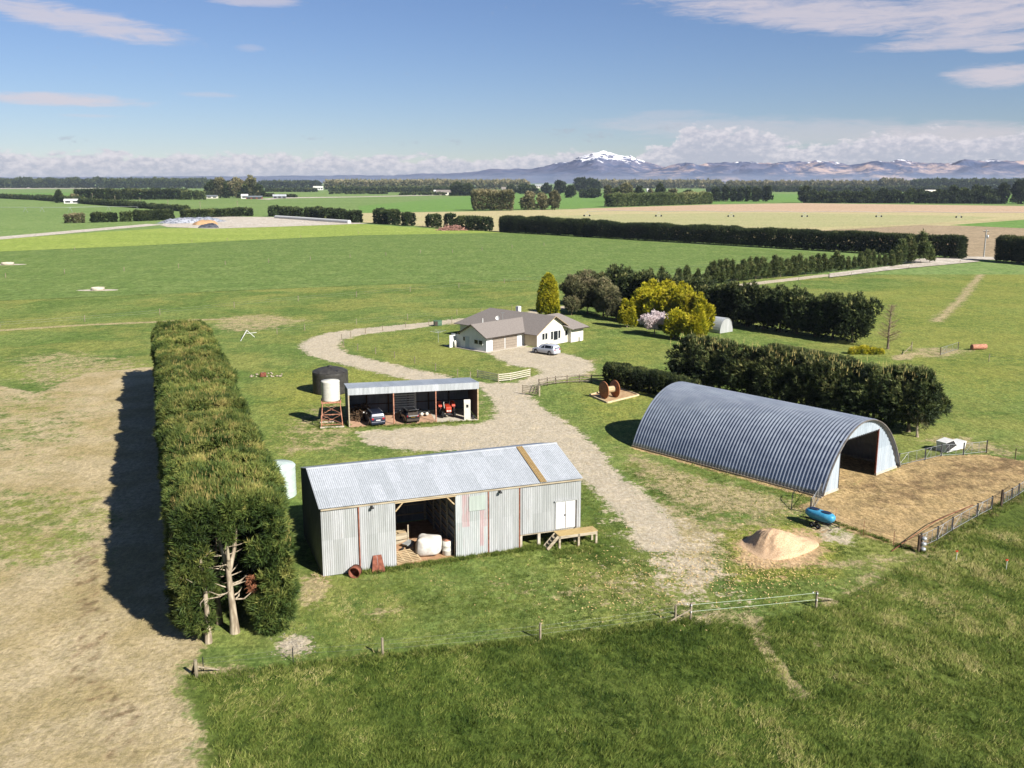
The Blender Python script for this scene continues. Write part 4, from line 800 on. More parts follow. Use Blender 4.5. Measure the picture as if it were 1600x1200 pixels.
# tractor (faces out of the shed)
tr=thing('tractor','old red tractor facing out of the right bay','tractor',CP(11.75,2.6,.035),CA)
MB().prismx([(-1.3,.75),(-1.3,1.25),(-1.2,1.36),(.5,1.42),(.5,.75)],-.33,.33).build('hood',redp,tr,bevel=.05)
gr=MB().box(-.31,.31,-1.345,-1.3,.72,1.22).build('grille',redp,tr,bevel=.02)
for s_ in (-1,1): MB().box(s_*.15-.11,s_*.15+.11,-1.37,-1.345,.8,.98).build('headlight',tankw,tr)
MB().box(-.22,.22,-1.2,1.0,.45,.74).build('engine',steeld,tr);MB().box(-.2,.2,-1.36,-1.28,.4,.7).build('front_weight',steeld,tr)
for s_ in (-1,1):
    w_=MB().lathe([(.2,-.14),(.62,-.17),(.72,-.12),(.74,0),(.72,.12),(.62,.17),(.2,.14)],(s_*.82,.75,.74),28,'x').build('rear_wheel',rubber,tr);MB().lathe([(0,-.06),(.36,-.1),(.4,-.15),(.4,.15),(.36,.1),(0,.06)],(s_*.82,.75,.74),24,'x').build('rim',tankw,w_)
    w_=MB().lathe([(.14,-.1),(.34,-.12),(.39,-.06),(.39,.06),(.34,.12),(.14,.1)],(s_*.72,-1.0,.38),24,'x').build('front_wheel',rubber,tr);MB().lathe([(0,-.04),(.15,-.06),(.2,-.11),(.2,.11),(.15,.06),(0,.04)],(s_*.72,-1.0,.38),20,'x').build('rim',tankw,w_)
    b=MB();pts=[(.75+.86*math.cos(a),.74+.86*math.sin(a)) for a in [R(q) for q in range(20,171,15)]]
    for (a,z),(a2,z2) in zip(pts,pts[1:]): b.bar((s_*.8,a,z),(s_*.8,a2,z2),.4,.03)
    b.build('mudguard',redp,tr)
MB().bar((-.7,-1.,.4),(.7,-1.,.4),.09).build('axle',steeld,tr);MB().box(-.26,.26,.75,1.2,.98,1.05).box(-.26,.26,1.15,1.22,1.05,1.4).build('seat',steeld,tr,bevel=.03)
b=MB();b.lathe([(.17,-.015),(.2,-.015),(.2,.015),(.17,.015)],(0,.35,1.52),20,'z');b.bar((0,.35,1.5),(0,.2,1.1),.03);b.bar((-.18,.35,1.52),(.18,.35,1.52),.02);b.build('steering_wheel',steeld,tr)
MB().tube([(.18,-.6,1.3),(.18,-.6,2.0)],.035,8).build('exhaust',steeld,tr);MB().tube([(-.45,-.9,1.1),(-.55,-.9,1.75),(-.5,-.85,1.9)],.04,8).build('loader_arm',tankw,tr)
# fuel cabinet
fp=thing('fuel_cabinet','tall pale cabinet with a small dark panel at the shed right end','fuel pump',CP(13.75,.25,.035),CA+R(-8))
MB().prismx([(-.35,0),(.3,0),(.3,2.15),(0,2.4),(-.35,2.12)],-.38,.38).build('cabinet',tankw,fp,bevel=.02)
MB().box(-.12,.14,-.37,-.352,1.5,1.85).build('display',glass,fp);MB().tube([(.4,-.2,1.3),(.55,-.3,.8),(.45,-.3,.35),(.4,-.25,.9)],.02,6).build('hose',rubber,fp)
b=MB();b.box(-.12,.12,-.12,.12,0,.45);tag(b.build('small_canister',steeld,None,bevel=.03,loc=CP(14.45,.15,.035),rz=CA),'small dark canister beside the tall pale fuel cabinet','canister')
# ================================================================ TANKS
bt=thing('black_water_tank','large black round water tank with a ribbed domed top','water tank',(-24.15,125.0,0))
MB().lathe([(0,.02),(2.3,.02),(2.34,.1)]+[q for k in range(6) for q in ((2.33,.2+k*.43),(2.36,.4+k*.43),(2.33,.55+k*.43))]+[(2.3,2.85)],n=48).build('tank_wall',tankb,bt)
b=MB();V=[];pr_=[(2.32,2.85),(1.9,3.08),(1.3,3.28),(.7,3.4),(.35,3.43)];nn=96
for r_,z_ in pr_:
    for i in range(nn): V.append((r_*math.cos(2*PI*i/nn),r_*math.sin(2*PI*i/nn),z_+(.05 if i%8 in (0,1) else 0)*(r_/2.3)))
b.add(V,[(j*nn+i,j*nn+(i+1)%nn,(j+1)*nn+(i+1)%nn,(j+1)*nn+i) for j in range(4) for i in range(nn)],True);b.add(V[-nn:],[tuple(range(nn))]);b.build('tank_roof',tankb,bt)
MB().lathe([(0,3.43),(.32,3.43),(.32,3.55),(.28,3.58),(0,3.58)],n=20).build('hatch',tankb,bt)
b=MB();b.box(.9,1.3,-1.5,-1.2,3.05,3.2);b.build('inlet_box',steeld,bt)
tw_=thing('tank_stand','rusty steel lattice stand carrying the white tank','tank stand',(-20.75,107.3,0),R(12))
MB().box(-1.35,1.35,-1.35,-1.15,0,.14).box(-1.35,1.35,1.15,1.35,0,.14).build('footing',conc,tw_)
cnr=[(-1.2,-1.2),(1.2,-1.2),(1.2,1.2),(-1.2,1.2)];tp=[(x*.82,y*.82) for x,y in cnr]
for (x,y),(x2,y2) in zip(cnr,tp): MB().bar((x,y,.14),(x2,y2,2.8),.09).build('leg',rustp,tw_)
b=MB()
for k in range(4):
    a,a2=cnr[k],cnr[(k+1)%4]
    for z in (.35,1.5): 
        s_=1-.18*z/2.8;b.bar((a[0]*s_,a[1]*s_,z),(a2[0]*s_,a2[1]*s_,z),.06)
    for z0,z1 in ((.4,1.45),(1.55,2.7)):
        s0=1-.18*z0/2.8;s1=1-.18*z1/2.8
        b.bar((a[0]*s0,a[1]*s0,z0),(a2[0]*s1,a2[1]*s1,z1),.03);b.bar((a2[0]*s0,a2[1]*s0,z0),(a[0]*s1,a[1]*s1,z1),.03)
b.build('brace',rustp,tw_)
MB().box(-1.12,1.12,-1.12,-1.0,2.8,2.96).box(-1.12,1.12,1.0,1.12,2.8,2.96).box(-1.12,1.12,-.06,.06,2.8,2.96).box(-1.12,-1.,-1.,1.,2.8,2.955).box(1.,1.12,-1.,1.,2.8,2.955).build('platform_beam',rustp,tw_)
wt_=thing('white_water_tank','white round tank raised on a rusty steel stand','water tank',(-20.75,107.3,2.965))
MB().lathe([(0,0),(1.02,0),(1.04,.03)]+[q for k in range(7) for q in ((1.03,.1+k*.29),(1.045,.2+k*.29),(1.03,.34+k*.29))]+[(1.06,2.2),(1.0,2.27),(0,2.42)],n=40).build('tank_wall',tankw,wt_)
gt=thing('pale_water_tank','pale green round tank half hidden between the pines and the barn','water tank',(-21.0,82.0,0))
MB().lathe([(0,0),(1.68,0),(1.7,.04)]+[q for k in range(8) for q in ((1.68,.12+k*.32),(1.7,.22+k*.32),(1.68,.38+k*.32))]+[(1.72,2.72),(1.6,2.85),(.3,3.05),(0,3.05)],n=44).build('tank_wall',tankg,gt)
MB().lathe([(0,3.05),(.26,3.05),(.26,3.14),(0,3.16)],n=18).build('hatch',tankg,gt)
b=MB();b.box(-.3,.3,-.3,.3,0,1.1);tag(b.build('rubbish_bin',mk('orange_plastic',c(206,100,60),c(180,80,48),3,.6),None,bevel=.05,loc=(-23.4,85.9,0)),'small orange box peeping out between the pines and pale tank','box')
# ================================================================ HOUSE  (local x along garage front, y back along the side)
HA=R(46);HO=tuple(at(760,550))
ho=thing('house','white single storey house with grey hipped roofs and a double garage','house',HO,HA)
def HP(x,y,z=0): return tuple(Matrix.Rotation(HA,3,'Z')@Vector((x,y,z))+Vector(HO))
# garage wing  x 0..9, y 0..6.3
b=MB();b.add([(0,0,0),(9,0,0),(9,6.3,0),(0,6.3,0),(0,0,2.5),(9,0,2.5),(9,6.3,2.5),(0,6.3,2.5),(0,3.15,4.2),(9,3.15,4.2)],[(0,1,5,4),(2,3,7,6),(3,0,4,8,7),(1,2,6,9,5)])
b.build('wall',whitewall,ho)
b=MB();th=.09
def roofslab(b,A,th=.1):
    A=[Vector(a) for a in A];n=(A[1]-A[0]).cross(A[2]-A[0]).normalized()
    if n.z<0:A=A[::-1];n=-n
    B=[a-Vector((0,0,th)) for a in A];k=len(A);b.add(A+B,[tuple(range(k)),tuple(range(k,2*k))[::-1]]+[(i,k+i,k+(i+1)%k,(i+1)%k) for i in range(k)])
sl=.54
def rz_(y,yr_,z_): return z_-abs(y-yr_)*sl
roofslab(b,[(-.5,-.5,4.32-3.65*sl),(10.5,-.5,4.32-3.65*sl),(12.5,3.15,4.32),(-.5,3.15,4.32)]);roofslab(b,[(-.5,6.8,4.32-3.65*sl),(10.5,6.8,4.32-3.65*sl),(12.5,3.15,4.32),(-.5,3.15,4.32)])
b.build('garage_roof',hroof,ho)
# main wing: ridge along y at x=13
ZR=5.0;sm=.60;XR=13.1;YF=-3.0;YB=17.0
b=MB()
b.add([(9.02,YF,0),(17,YF,0),(17,YF,2.55),(13,YF,4.85),(9.02,YF,2.55)],[(0,1,2,3,4)])
b.build('front_wall',cream,ho)
MB().box(9.03,9.12,YF+.01,-.02,0,2.5).build('recess_wall',mk('recess_wall_paint',c(222,206,176),c(210,194,164),2,.8),ho)
MB().box(9.2,16.9,YF+.05,16.2,0,2.5).build('wall',cream,ho)
ex=4.7;ez0=ZR-ex*sm
b=MB()
roofslab(b,[(XR-ex,YF-.6,ez0),(XR,YF-.6,ZR),(XR,YB-4.7,ZR),(XR-ex,YB,ez0)]);roofslab(b,[(XR+ex,YF-.6,ez0),(XR,YF-.6,ZR),(XR,YB-4.7,ZR),(XR+ex,YB,ez0)]);roofslab(b,[(XR-ex,YB,ez0),(XR,YB-4.7,ZR),(XR+ex,YB,ez0)])
b.build('main_roof',hroof,ho)
b=MB()
for s_ in (-1,1): b.bar((XR+s_*(ex+.02),YF-.62,ez0-.05),(XR,YF-.62,ZR-.05),.05,.18,up=(0,1,0))
b.build('gable_trim',timber2,ho)
# right wing
MB().box(16.9,20.2,-3.8,3.6,0,2.5).build('wall',cream,ho)
rx0,rx1,ry0,ry1=13.1,21.,-4.5,4.3;ym=-.1;zz=4.75;zl=zz-(ym-ry0)*.52
b=MB();roofslab(b,[(16.5,ry0,zl),(rx1,ry0,zl),(rx1-3.2,ym,zz),(13.1,ym,zz)]);roofslab(b,[(16.5,ry1,zl),(rx1,ry1,zl),(rx1-3.2,ym,zz),(13.1,ym,zz)]);roofslab(b,[(rx1,ry0,zl),(rx1,ry1,zl),(rx1-3.2,ym,zz)])
b.build('wing_roof',hroof,ho)
MB().box(17.0,21.02,ry0-.1,ry0-.0,zl-.16,zl-.02).build('gutter',trimd,ho);MB().box(-.5,9.,-.6,-.5,2.24,2.36).build('gutter',trimd,ho)
b=MB();b.bar((-.53,-.5,2.3),(-.53,3.15,4.27),.06,.2,up=(1,0,0));b.build('barge_board',trimd,ho);b=MB();b.bar((-.53,6.8,2.3),(-.53,3.15,4.27),.06,.2,up=(1,0,0));b.build('barge_board',trimd,ho)
def gdoor(x0,x1):
    g_=MB().box(x0,x1,-.05,-.01,.02,2.2).build('garage_door',garage,ho)
    b=MB()
    for k in range(1,5): b.box(x0+.02,x1-.02,-.056,-.051,.44*k-.012,.44*k+.012)
    b.build('panel_line',trimd,g_)
gdoor(1.45,4.25);gdoor(4.45,7.25)
def win(x0,x1,y,z0,z1,axis='y',mull=1,par=ho,mat=white,proud=-1):
    """window on a wall facing -y (axis y) or -x (axis x)"""
    b=MB();t_=.07
    def bx(bb,a0,a1,zz0,zz1,d0,d1):
        if axis=='y': bb.box(a0,a1,y-d1,y-d0,zz0,zz1)
        else: bb.box(y-d1,y-d0,a0,a1,zz0,zz1)
    bx(b,x0-t_,x1+t_,z1,z1+t_,0,.06);bx(b,x0-t_,x1+t_,z0-t_,z0,0,.09);bx(b,x0-t_,x0,z0,z1,0,.06);bx(b,x1,x1+t_,z0,z1,0,.06)
    for k in range(1,mull): 
        xm=x0+(x1-x0)*k/mull;bx(b,xm-.03,xm+.03,z0,z1,0,.055)
    w_=b.build('window',mat,par);g_=MB();bx(g_,x0,x1,z0,z1,.005,.03);g_.build('pane',glass,w_);return w_
win(.9,1.75,0,1.1,1.75,'x');win(1.95,2.8,0,1.1,1.75,'x')
win(5.1,5.5,0,1.3,1.95,'x')
MB().box(-.05,-.0,4.1,5.0,.02,2.05).build('side_door',mk('pale_blue_door',c(196,208,216),c(186,198,206),2,.6),ho)
MB().box(-1.4,-.1,7.4,7.5,0,2.1).box(.1,.2,6.4,8.6,0,2.2).build('screen_wall',whitewall,ho)
w_=MB().lathe([(0,0),(.25,0),(.25,1.1),(.15,1.2),(0,1.22)],(-.5,7.0,0),16).build('hot_water_cylinder',tankw,ho)
win(10.3,10.85,YF,1.15,2.2);win(11.05,11.6,YF,1.15,2.2)
win(12.5,13.05,YF,.95,2.3);win(13.2,14.25,YF,.75,2.3,mat=white);win(14.4,14.95,YF,.95,2.3)
win(16.2,16.8,YF,1.2,2.1)
MB().box(18.9,19.5,-4.15,-3.82,.05,.75).build('heat_pump',white,ho);MB().tube([(19.55,-3.88,.7),(19.55,-3.88,2.4)],.04,6).build('downpipe',white,ho)
MB().tube([(2.7,3.6,4.0),(2.7,3.6,4.95)],.08,10).build('roof_vent',white,ho)
ae=MB();ae.bar((7.1,3.2,4.2),(7.1,3.2,5.6),.04);ae.bar((6.7,3.2,5.5),(7.5,3.2,5.5),.025)
for k in range(6): ae.bar((6.75+.14*k,2.95,5.5),(6.75+.14*k,3.45,5.5),.02)
ae.build('aerial',steelw,ho)
M=Matrix.Translation((5.7,3.0,4.75))@Matrix.Rotation(R(-65),4,'Y')@Matrix.Rotation(R(20),4,'X')
MB().lathe([(0,0),(.15,.02),(.3,.07),(.38,.12)],n=20,M=M).bar((5.75,3.0,4.7),(5.8,3.1,4.2),.05).build('satellite_dish',white,ho)
# back flue: white box chimney by the golden tree
MB().box(15.6,16.3,7.6,8.3,2.2,5.4).build('chimney',white,ho)
struct(MB().box(-.7,-.02,-.6,9.6,0,.05).box(-.7,9.0,-.9,-.02,0,.049).build('house_path',conc,None,loc=HO,rz=HA))
# ================================================================ FENCES
def bpost(name,p,h,w,mat,par,rnd=True,rel=Vector((0,0,0))):
    p=Vector(p)-rel;b=MB()
    if rnd:b.tube([(p.x,p.y,-.02),(p.x,p.y,h)],w/2,9)
    else:b.box(p.x-w/2,p.x+w/2,p.y-w/2,p.y+w/2,-.02,h)
    return b.build(name,mat,par)
def fence(label,pts,h=1.15,w=.11,mat=post,wires=(),wr=.006,wmat=None,rails=None,stays=(),group=None,rnd=True,name='fence',pixel=True,rmat=None,hs=None):
    Q=[at(*p) if pixel else Vector((p[0],p[1],0)) for p in pts];o=Q[0]
    t=thing(name,label,'fence',tuple(o),0,group)
    for k,p in enumerate(Q):
        hh=hs[k] if hs else h
        po=bpost('post',p,hh,w,mat,t,rnd,o)
    if len(wires):
        b=MB()
        for a,c_ in zip(Q,Q[1:]):
            for z in wires:
                m=(a+c_)/2;b.tube([a-o+Vector((0,0,z)),m-o+Vector((0,0,z-.03)),c_-o+Vector((0,0,z))],wr,4,False)
        b.build('wire',wmat or wire,t)
    if rails:
        for a,c_ in zip(Q,Q[1:]):
            b=MB()
            n=(c_-a).normalized().cross(Vector((0,0,1)))*(w/2+.02)
            for z in rails: b.bar(a-o+n+Vector((0,0,z)),c_-o+n+Vector((0,0,z)),.035,.13)
            b.build('rails',rmat or mat,t)
    for i,q in stays:
        p=Q[i]-o;e=at(*q)-o
        MB().tube([p+Vector((0,0,h*.62)),e+Vector((0,0,.05))],.055,8).build('stay',mat,t)
    return t
gatep=[(1079,968),(1275,949)]
t=fence('electric tape gateway across the worn track between two braced wooden posts',gatep,1.12,.17,post,(1.02,.55),.012,whtape,stays=((0,(1043,974)),(1,(1300,938))),name='gateway')
b=MB()
for p in gatep:
    q=at(*p)-at(*gatep[0])
    for z in (1.02,.55): b.lathe([(0,-.05),(.04,-.05),(.05,0),(.04,.05),(0,.05)],(q.x,q.y-.1,z),8)
    b.lathe([(0,0),(.05,0),(.05,.07),(0,.07)],(q.x-.25,q.y+.02,1.0),8)
b.build('insulator',white,t)
fence('foreground fence of two wooden posts and fine wire in front of the barn',[(598,1024),(844,1000),(1055,971)],1.12,.15,post,(.95,.7,.4),.004)
t=fence('braced corner post with a pale stay at the foot of the pine row',[(307,1058)],1.05,.2,post,name='strainer_post',stays=((0,(343,1048)),))
MB().bar((0,0,.9),(-.35,.35,.05),.16,.05).build('brace_board',dktimber,t)
fence('line of fence posts between the pine row and the corner of the barn paddock',[(318,1049),(458,1034),(598,1024)],.9,.06,steeld,(.8,.5),.004)
far1=[(0,512),(132.5,502.5),(250,492),(366,480.5),(466,470.5),(557,463.5),(641,455.5),(717,449.5),(788,442.5),(860,437),(968,428),(1071,422),(1117,416),(1161,413),(1268,403)]
fence('long fence across the green paddock just behind the drive and house',far1,1.3,.16,post,(1.05,.6),.01,wire,rnd=True)
far2=[(-90,442),(9,434),(101,428),(194,424),(279,418.5),(352,414),(420,410.5),(485,406.5),(547,403),(603,399.5),(657,396),(707,395),(753,391.5),(800,388),(850,384)]
fence('second farther fence line across the open green paddock',far2,1.4,.2,post,(),.01)
far3=[(117,391),(300,379),(355,376),(470,372),(560,366)]
fence('faint third fence along the edge of the bright new grass',far3,1.4,.2,post,(),.01)
fence('post and wire fence along the inner edge of the curving drive',[(706,504),(670,507.5),(634,511.5),(598,517),(571,521),(548,526.5),(534,531),(537,541),(559,547),(587,553),(616.5,559.5),(648,567.5),(680.6,579),(715,588),(735,592)],1.05,.13,post,(.95,.5),.006)
fence('post and wire fence outside the curve of the drive behind the house lawn',[(433,522),(476,516.5),(557,507),(637,499.5),(714,492.5),(752,488.5),(800,484)],1.2,.12,post,(1.0,.5),.006)
fence('wire fence beside the tree lined lane',[(1163,414),(1250,447)],1.1,.1,post)
fence('thin wire fence along the near side of the pale lane',[(1178,447.5),(1248,439),(1330,431),(1420,420),(1500,411)],1.1,.14,post,(1.,.5),.008)
fence('low line of posts along the far lane beyond the hedges',[(600,348),(640,352.5),(660,355),(700,359),(740,361)],1.2,.15,post,(1.1,.6),.03,dktimber)
# timber rail fences by the forecourt
fence('pale four rail timber fence beside the forecourt lawn',[(746,590),(779,596.5),(798,594.5),(828,588)],1.15,.13,timber,rails=(.2,.48,.76,1.04),rnd=False,rmat=mk('whitened_rail',c(216,210,192),c(196,188,168),4,.8))
fence('dark timber rail fence curving towards the hedge by the drive',[(881,608.5),(839,616)][::-1][:1]+[(842,605),(855,602.5),(868,600.5),(886,599),(905,598),(924,598),(944,598)],1.15,.13,dktimber,rails=(.3,.62,1.02),rnd=False,rmat=mk('grey_rail',c(150,140,124),c(110,100,88),4,.85))
fg=thing('folded_gate','timber slatted gate swung open at the end of the dark rail fence','gate',tuple(at(843,619)))
MB().box(-.09,.09,-.09,.09,0,1.35).build('post',timber,fg)
M=Matrix.Rotation(R(150),4,'Z');b=MB()
for k in range(5): b.box(0,2.6,-.02,.02,.2+k*.23,.3+k*.23,M)
b.box(0.02,.12,-.05,-.021,.15,1.25,M);b.box(2.5,2.6,-.05,-.021,.15,1.25,M);b.build('gate_frame',timber,fg)
# stock yard mesh panels
def mesh_panel(b,a,c_,z0,z1,sp=.16,wr=.005):
    a=Vector(a);c_=Vector(c_);d=c_-a;L=d.length;n=int(L/sp)
    for i in range(1,n): p=a+d*i/n;b.bar(p+Vector((0,0,z0)),p+Vector((0,0,z1)),wr)
    for k in range(1,6): z=z0+(z1-z0)*k/6;b.bar(a+Vector((0,0,z)),c_+Vector((0,0,z)),wr)
def yard_gate(label,pts,h=1.15,posts=True,pm=steeld,diag=True,group=None,frm=steelw,name='yard_gate',every=None):
    Q=[at(*p) for p in pts];o=Q[0];t=thing(name,label,'gate' if 'gate' in name else 'fence',tuple(o),0,group)
    for a,c_ in zip(Q,Q[1:]):
        a=a-o;c_=c_-o;b=MB();u_=(c_-a).normalized()*.08;a2=a+u_;c2=c_-u_
        z=Vector((0,0,1))
        b.tube([a2+z*.12,a2+z*h,c2+z*h,c2+z*.12,a2+z*.12],.022,6,False);
        m1_=a2.lerp(c2,.34);m2_=a2.lerp(c2,.67)
        b.tube([m1_+z*.12,m1_+z*h],.016,5);b.tube([m2_+z*.12,m2_+z*h],.016,5)
        if diag:b.tube([a2+z*.14,m1_+z*(h-.02)],.014,5)
        fr=b.build('gate_frame',frm,t);b=MB();mesh_panel(b,a2,c2,.14,h-.02);b.build('mesh',wire,fr)
    for q in Q: 
        if posts:q=q-o;MB().box(q.x-.05,q.x+.05,q.y-.05,q.y+.05,0,h+.12).build('post',pm,t)
    return t
yard_gate('galvanised mesh gates running from the tunnel shed mouth behind the white bin',[(1404,728),(1445,719),(1470,713),(1505,711),(1541,707)],1.2)
yard_gate('short galvanised gate leaning at the near corner of the tunnel shed',[(1266,803),(1283,777)],1.25)
yard_gate('mesh gates closing the long grass side of the chip yard',[(1438,857),(1464,845),(1487,830),(1526,808),(1549,796)],1.1)
yard_gate('last mesh fence panels of the chip yard by the right edge',[(1566,789),(1580,781),(1591,774),(1606,764)],1.0,name='yard_fence',diag=False)
fence('tall dark strainer post between the mesh gates of the chip yard',[(1564,791)],1.5,.2,dktimber,name='strainer_post')
fence('low wire fence on thin iron stakes across the near side of the chip yard',[(1305,815),(1349,836),(1396,852),(1437,861)],1.15,.04,rustm,(.12,.4,.75),.008,rustm)
fence('thin wire fence leaving the far right corner of the chip yard',[(1541,708),(1586,718),(1640,727)],1.15,.09,dktimber,(1.,.6,.2),.008)
cp_=thing('corner_post','dark corner post hung with three shiny round insulators at the chip yard corner','post',tuple(at(1436,862)))
MB().box(-.12,.12,-.12,.12,0,1.3).build('post',dktimber,cp_)
for k in range(3): MB().lathe([(0,-.12),(.14,-.12),(.2,-.06),(.2,.06),(.14,.12),(0,.12)],(.25,-.1,.25+k*.42),16,'z').build('insulator',steelw,cp_)
b=MB();A=[at(1410,869),at(1445,845),at(1480,822),at(1512,808)];o=at(1388,864)
b.tube([at(1393,862)+Vector((0,0,.04)),at(1425,843)+Vector((0,0,.25)),at(1460,823)+Vector((0,0,.45)),at(1485,812)+Vector((0,0,.5)),at(1520,795)+Vector((0,0,.35))],.03,6)
tag(b.build('rusty_rail',rustm,None),'long rusty rail lying just inside the mesh gates of the chip yard','rail')
b=MB();b.tube([at(1249,776)+Vector((0,0,.35)),at(1244,780)+Vector((0,0,1.0)),at(1238,785)+Vector((0,0,.8)),at(1236,797)+Vector((0,0,.02))],.035,6)
tag(b.build('bent_pipe',rubber,None),'bent black pipe standing against the near corner of the tunnel shed','pipe')
# ---- small paddock gates on the right
yard_gate('small open mesh gate on the trodden patch of the right paddock',[(1469,555),(1497,546)],1.2,pm=dktimber)
t=fence('single post with a pale diagonal stay on the right paddock patch',[(1424,548)],1.5,.16,post,name='strainer_post',stays=((0,(1410,554)),))
fence('scattered posts of a faint fence crossing the right paddock',[(1545,565),(1630,575)],1.2,.12,post,(.9,),.012)
b=MB();b.lathe([(0,-1.35),(.42,-1.35),(.45,-1.3),(.45,1.3),(.42,1.35),(0,1.35)],(0,0,.45),20,'x')
tag(b.build('rusty_tank',rustp,None,loc=tuple(at(1529,546)),rz=R(12)),'orange brown cylinder lying on the grass of the right paddock','tank')
# ================================================================ YARD THINGS
ms=MB();V=[];nr_,na=26,72;rg=np.random.default_rng(3)
for j in range(nr_+1):
    for i in range(na):
        a=2*PI*i/na;q=j/nr_;x=(3.9 if math.cos(a)>0 else 2.1)*q*math.cos(a)*(1+.08*math.sin(3*a+1));y=2.5*q*math.sin(a)*(1+.1*math.sin(2*a));V.append((x,y,0))
V=np.array(V);px_=V[:,0];py_=V[:,1]
dpk=np.sqrt((px_/np.where(px_>0,3.9,1.45))**2+(py_/np.where(py_>0,2.3,2.5))**2);z=1.32*np.clip(1.08*np.exp(-1.7*dpk**2.2)-.08,0,2)
z=z+(wob(V,1.1,8)*.22+wob(V,4,9)*.12+wob(V,9,10)*.06)*np.clip(z*1.8,0,1);z[-na:]=-.03;V[:,2]=z
ms.add(V.tolist(),[(j*na+i,j*na+(i+1)%na,(j+1)*na+(i+1)%na,(j+1)*na+i) for j in range(nr_) for i in range(na)],True)
tag(ms.build('wood_chip_pile',chips,None,loc=(19.75,69.6,0),rz=R(12)),'big heap of pinkish wood chips with a steep shaded scoop on its left','chip pile')
# blue calf feeder trailer
fd=thing('feeder_trailer','blue oval calf feeder trailer with ring shaped rails parked by the chip yard','trailer',tuple(Vector(at(1284,828))+Vector((.1,.9,0))),R(126));fd.scale=(.8,.8,.8)
def oval(a,b_,n=40): return [(a*math.copysign(abs(math.cos(2*PI*i/n))**.8,math.cos(2*PI*i/n)),b_*math.copysign(abs(math.sin(2*PI*i/n))**.8,math.sin(2*PI*i/n))) for i in range(n)]
b=MB();lv=[(1.35,.45,.72),(1.62,.62,.95),(1.7,.72,1.15),(1.68,.7,1.4),(1.5,.58,1.56),(1.2,.42,1.62)];V=[]
for a_,w_,z_ in lv: V+=[(x,y,z_) for x,y in oval(a_,w_)]
b.add(V,[(j*40+i,j*40+(i+1)%40,(j+1)*40+(i+1)%40,(j+1)*40+i) for j in range(5) for i in range(40)],True);b.add(V[:40],[tuple(range(40))[::-1]]);b.add(V[-40:],[tuple(range(40))]);b.build('tank',bluep,fd)
for x in (-.72,.72): MB().prism([(x+p,q) for p,q in oval(.52,.36,24)],1.615,1.70).build('lid',navyp,fd,bevel=.02)
MB().box(-1.5,1.5,-.4,-.3,.6,.7).box(-1.5,1.5,.3,.4,.6,.7).box(-.1,.1,-.8,.8,.5,.6).build('chassis',steeld,fd)
for s_ in (-1,1):
    for x in (-.36,.36):
        w_=MB().lathe([(.13,-.09),(.27,-.1),(.3,-.05),(.3,.05),(.27,.1),(.13,.09)],(x-.1,s_*.88,.3),22,'y').build('wheel',rubber,fd);MB().lathe([(0,-.03),(.12,-.04),(.15,-.09),(.15,.09),(.12,.04),(0,.03)],(x-.1,s_*.88,.3),16,'y').build('rim',rimm,w_)
b=MB()
def ring(cx,cy,r_,z,rt=.03):
    b.tube([(cx+r_*math.cos(2*PI*i/26),cy+r_*math.sin(2*PI*i/26),z) for i in range(27)],rt,6,False)
ring(-1.55,0,.62,.55);ring(1.75,-.45,.55,.5);ring(1.55,.62,.5,.5)
b.tube([(-1.9,-.75,.72),(1.9,-.78,.72)],.03,6);b.tube([(-1.9,.75,.72),(1.9,.78,.72)],.03,6);b.build('ring_rail',rubber,fd)
MB().tube([(-1.4,0,.62),(-2.4,0,.5)],.04,6).build('drawbar',steeld,fd)
# white bin beyond the yard gates
wbn=thing('white_bin','white open topped steel bin lying behind the galvanised gates','bin',tuple(Vector(at(1488,703))+Vector((0,.2,0))),R(28))
b=MB();b.prismy([(-1.5,.0),(-1.75,1.05),(-.5,1.25),(0,.75),(1.5,.85),(1.3,.12)],-.6,.6);b.build('bin_body',white,wbn)
MB().prismy([(-1.52,.05),(-1.77,1.0),(-.6,1.17),(-.1,.6)],-.63,-.602).build('shadow_side',steeld,wbn)  # flat dark sheet paints the shade on this side of the bin
# cable reel in sandpit
sq=[at(921,618),at(949,630),at(998,618),at(964,606)];o=at(955,618)
sp_t=thing('sandpit','square timber edged sandpit on the lawn under the giant cable reel','sandpit',tuple(o))
for a,c_ in zip(sq,sq[1:]+sq[:1]): MB().bar(a-o+Vector((0,0,.08)),c_-o+Vector((0,0,.08)),.14,.2).build('edge_board',mk('sleeper',c(226,208,170),c(206,186,146),3,.9) if 'sleeper' not in bpy.data.materials else bpy.data.materials['sleeper'],sp_t)
b=MB();b.add([(q-o).x for q in []] and [] or [tuple((q-o)*.97+Vector((0,0,.06))) for q in sq],[(0,1,2,3)]);s_=b.build('sand',mk('pit_sand',c(206,176,134),c(176,142,104),2,.95,bump=.4),sp_t)
if s_.data.polygons[0].normal.z<0:s_.data.flip_normals()
rl=thing('cable_reel','giant brown wooden cable reel standing in the sandpit','cable reel',tuple(at(952,622)),R(28))
reelm=mk('reel_wood',c(190,128,88),c(160,102,68),3,.8,st=(1,1,4))
for x in (-.85,.85):
    MB().lathe([(0,-.06),(1.12,-.06),(1.15,-.03),(1.15,.03),(1.12,.06),(0,.06)],(x,0,1.15),40,'x').build('flange',reelm,rl)
MB().lathe([(.42,-.8),(.42,.8)],(0,0,1.15),28,'x').build('drum_core',timber2,rl)
b=MB()
for k in range(4): a=PI/2*k+.4;b.lathe([(0,-.95),(.03,-.95),(.03,.95),(0,.95)],(0,.25*math.cos(a),1.15+.25*math.sin(a)),6,'x')
b.build('tie_rod',steeld,rl)
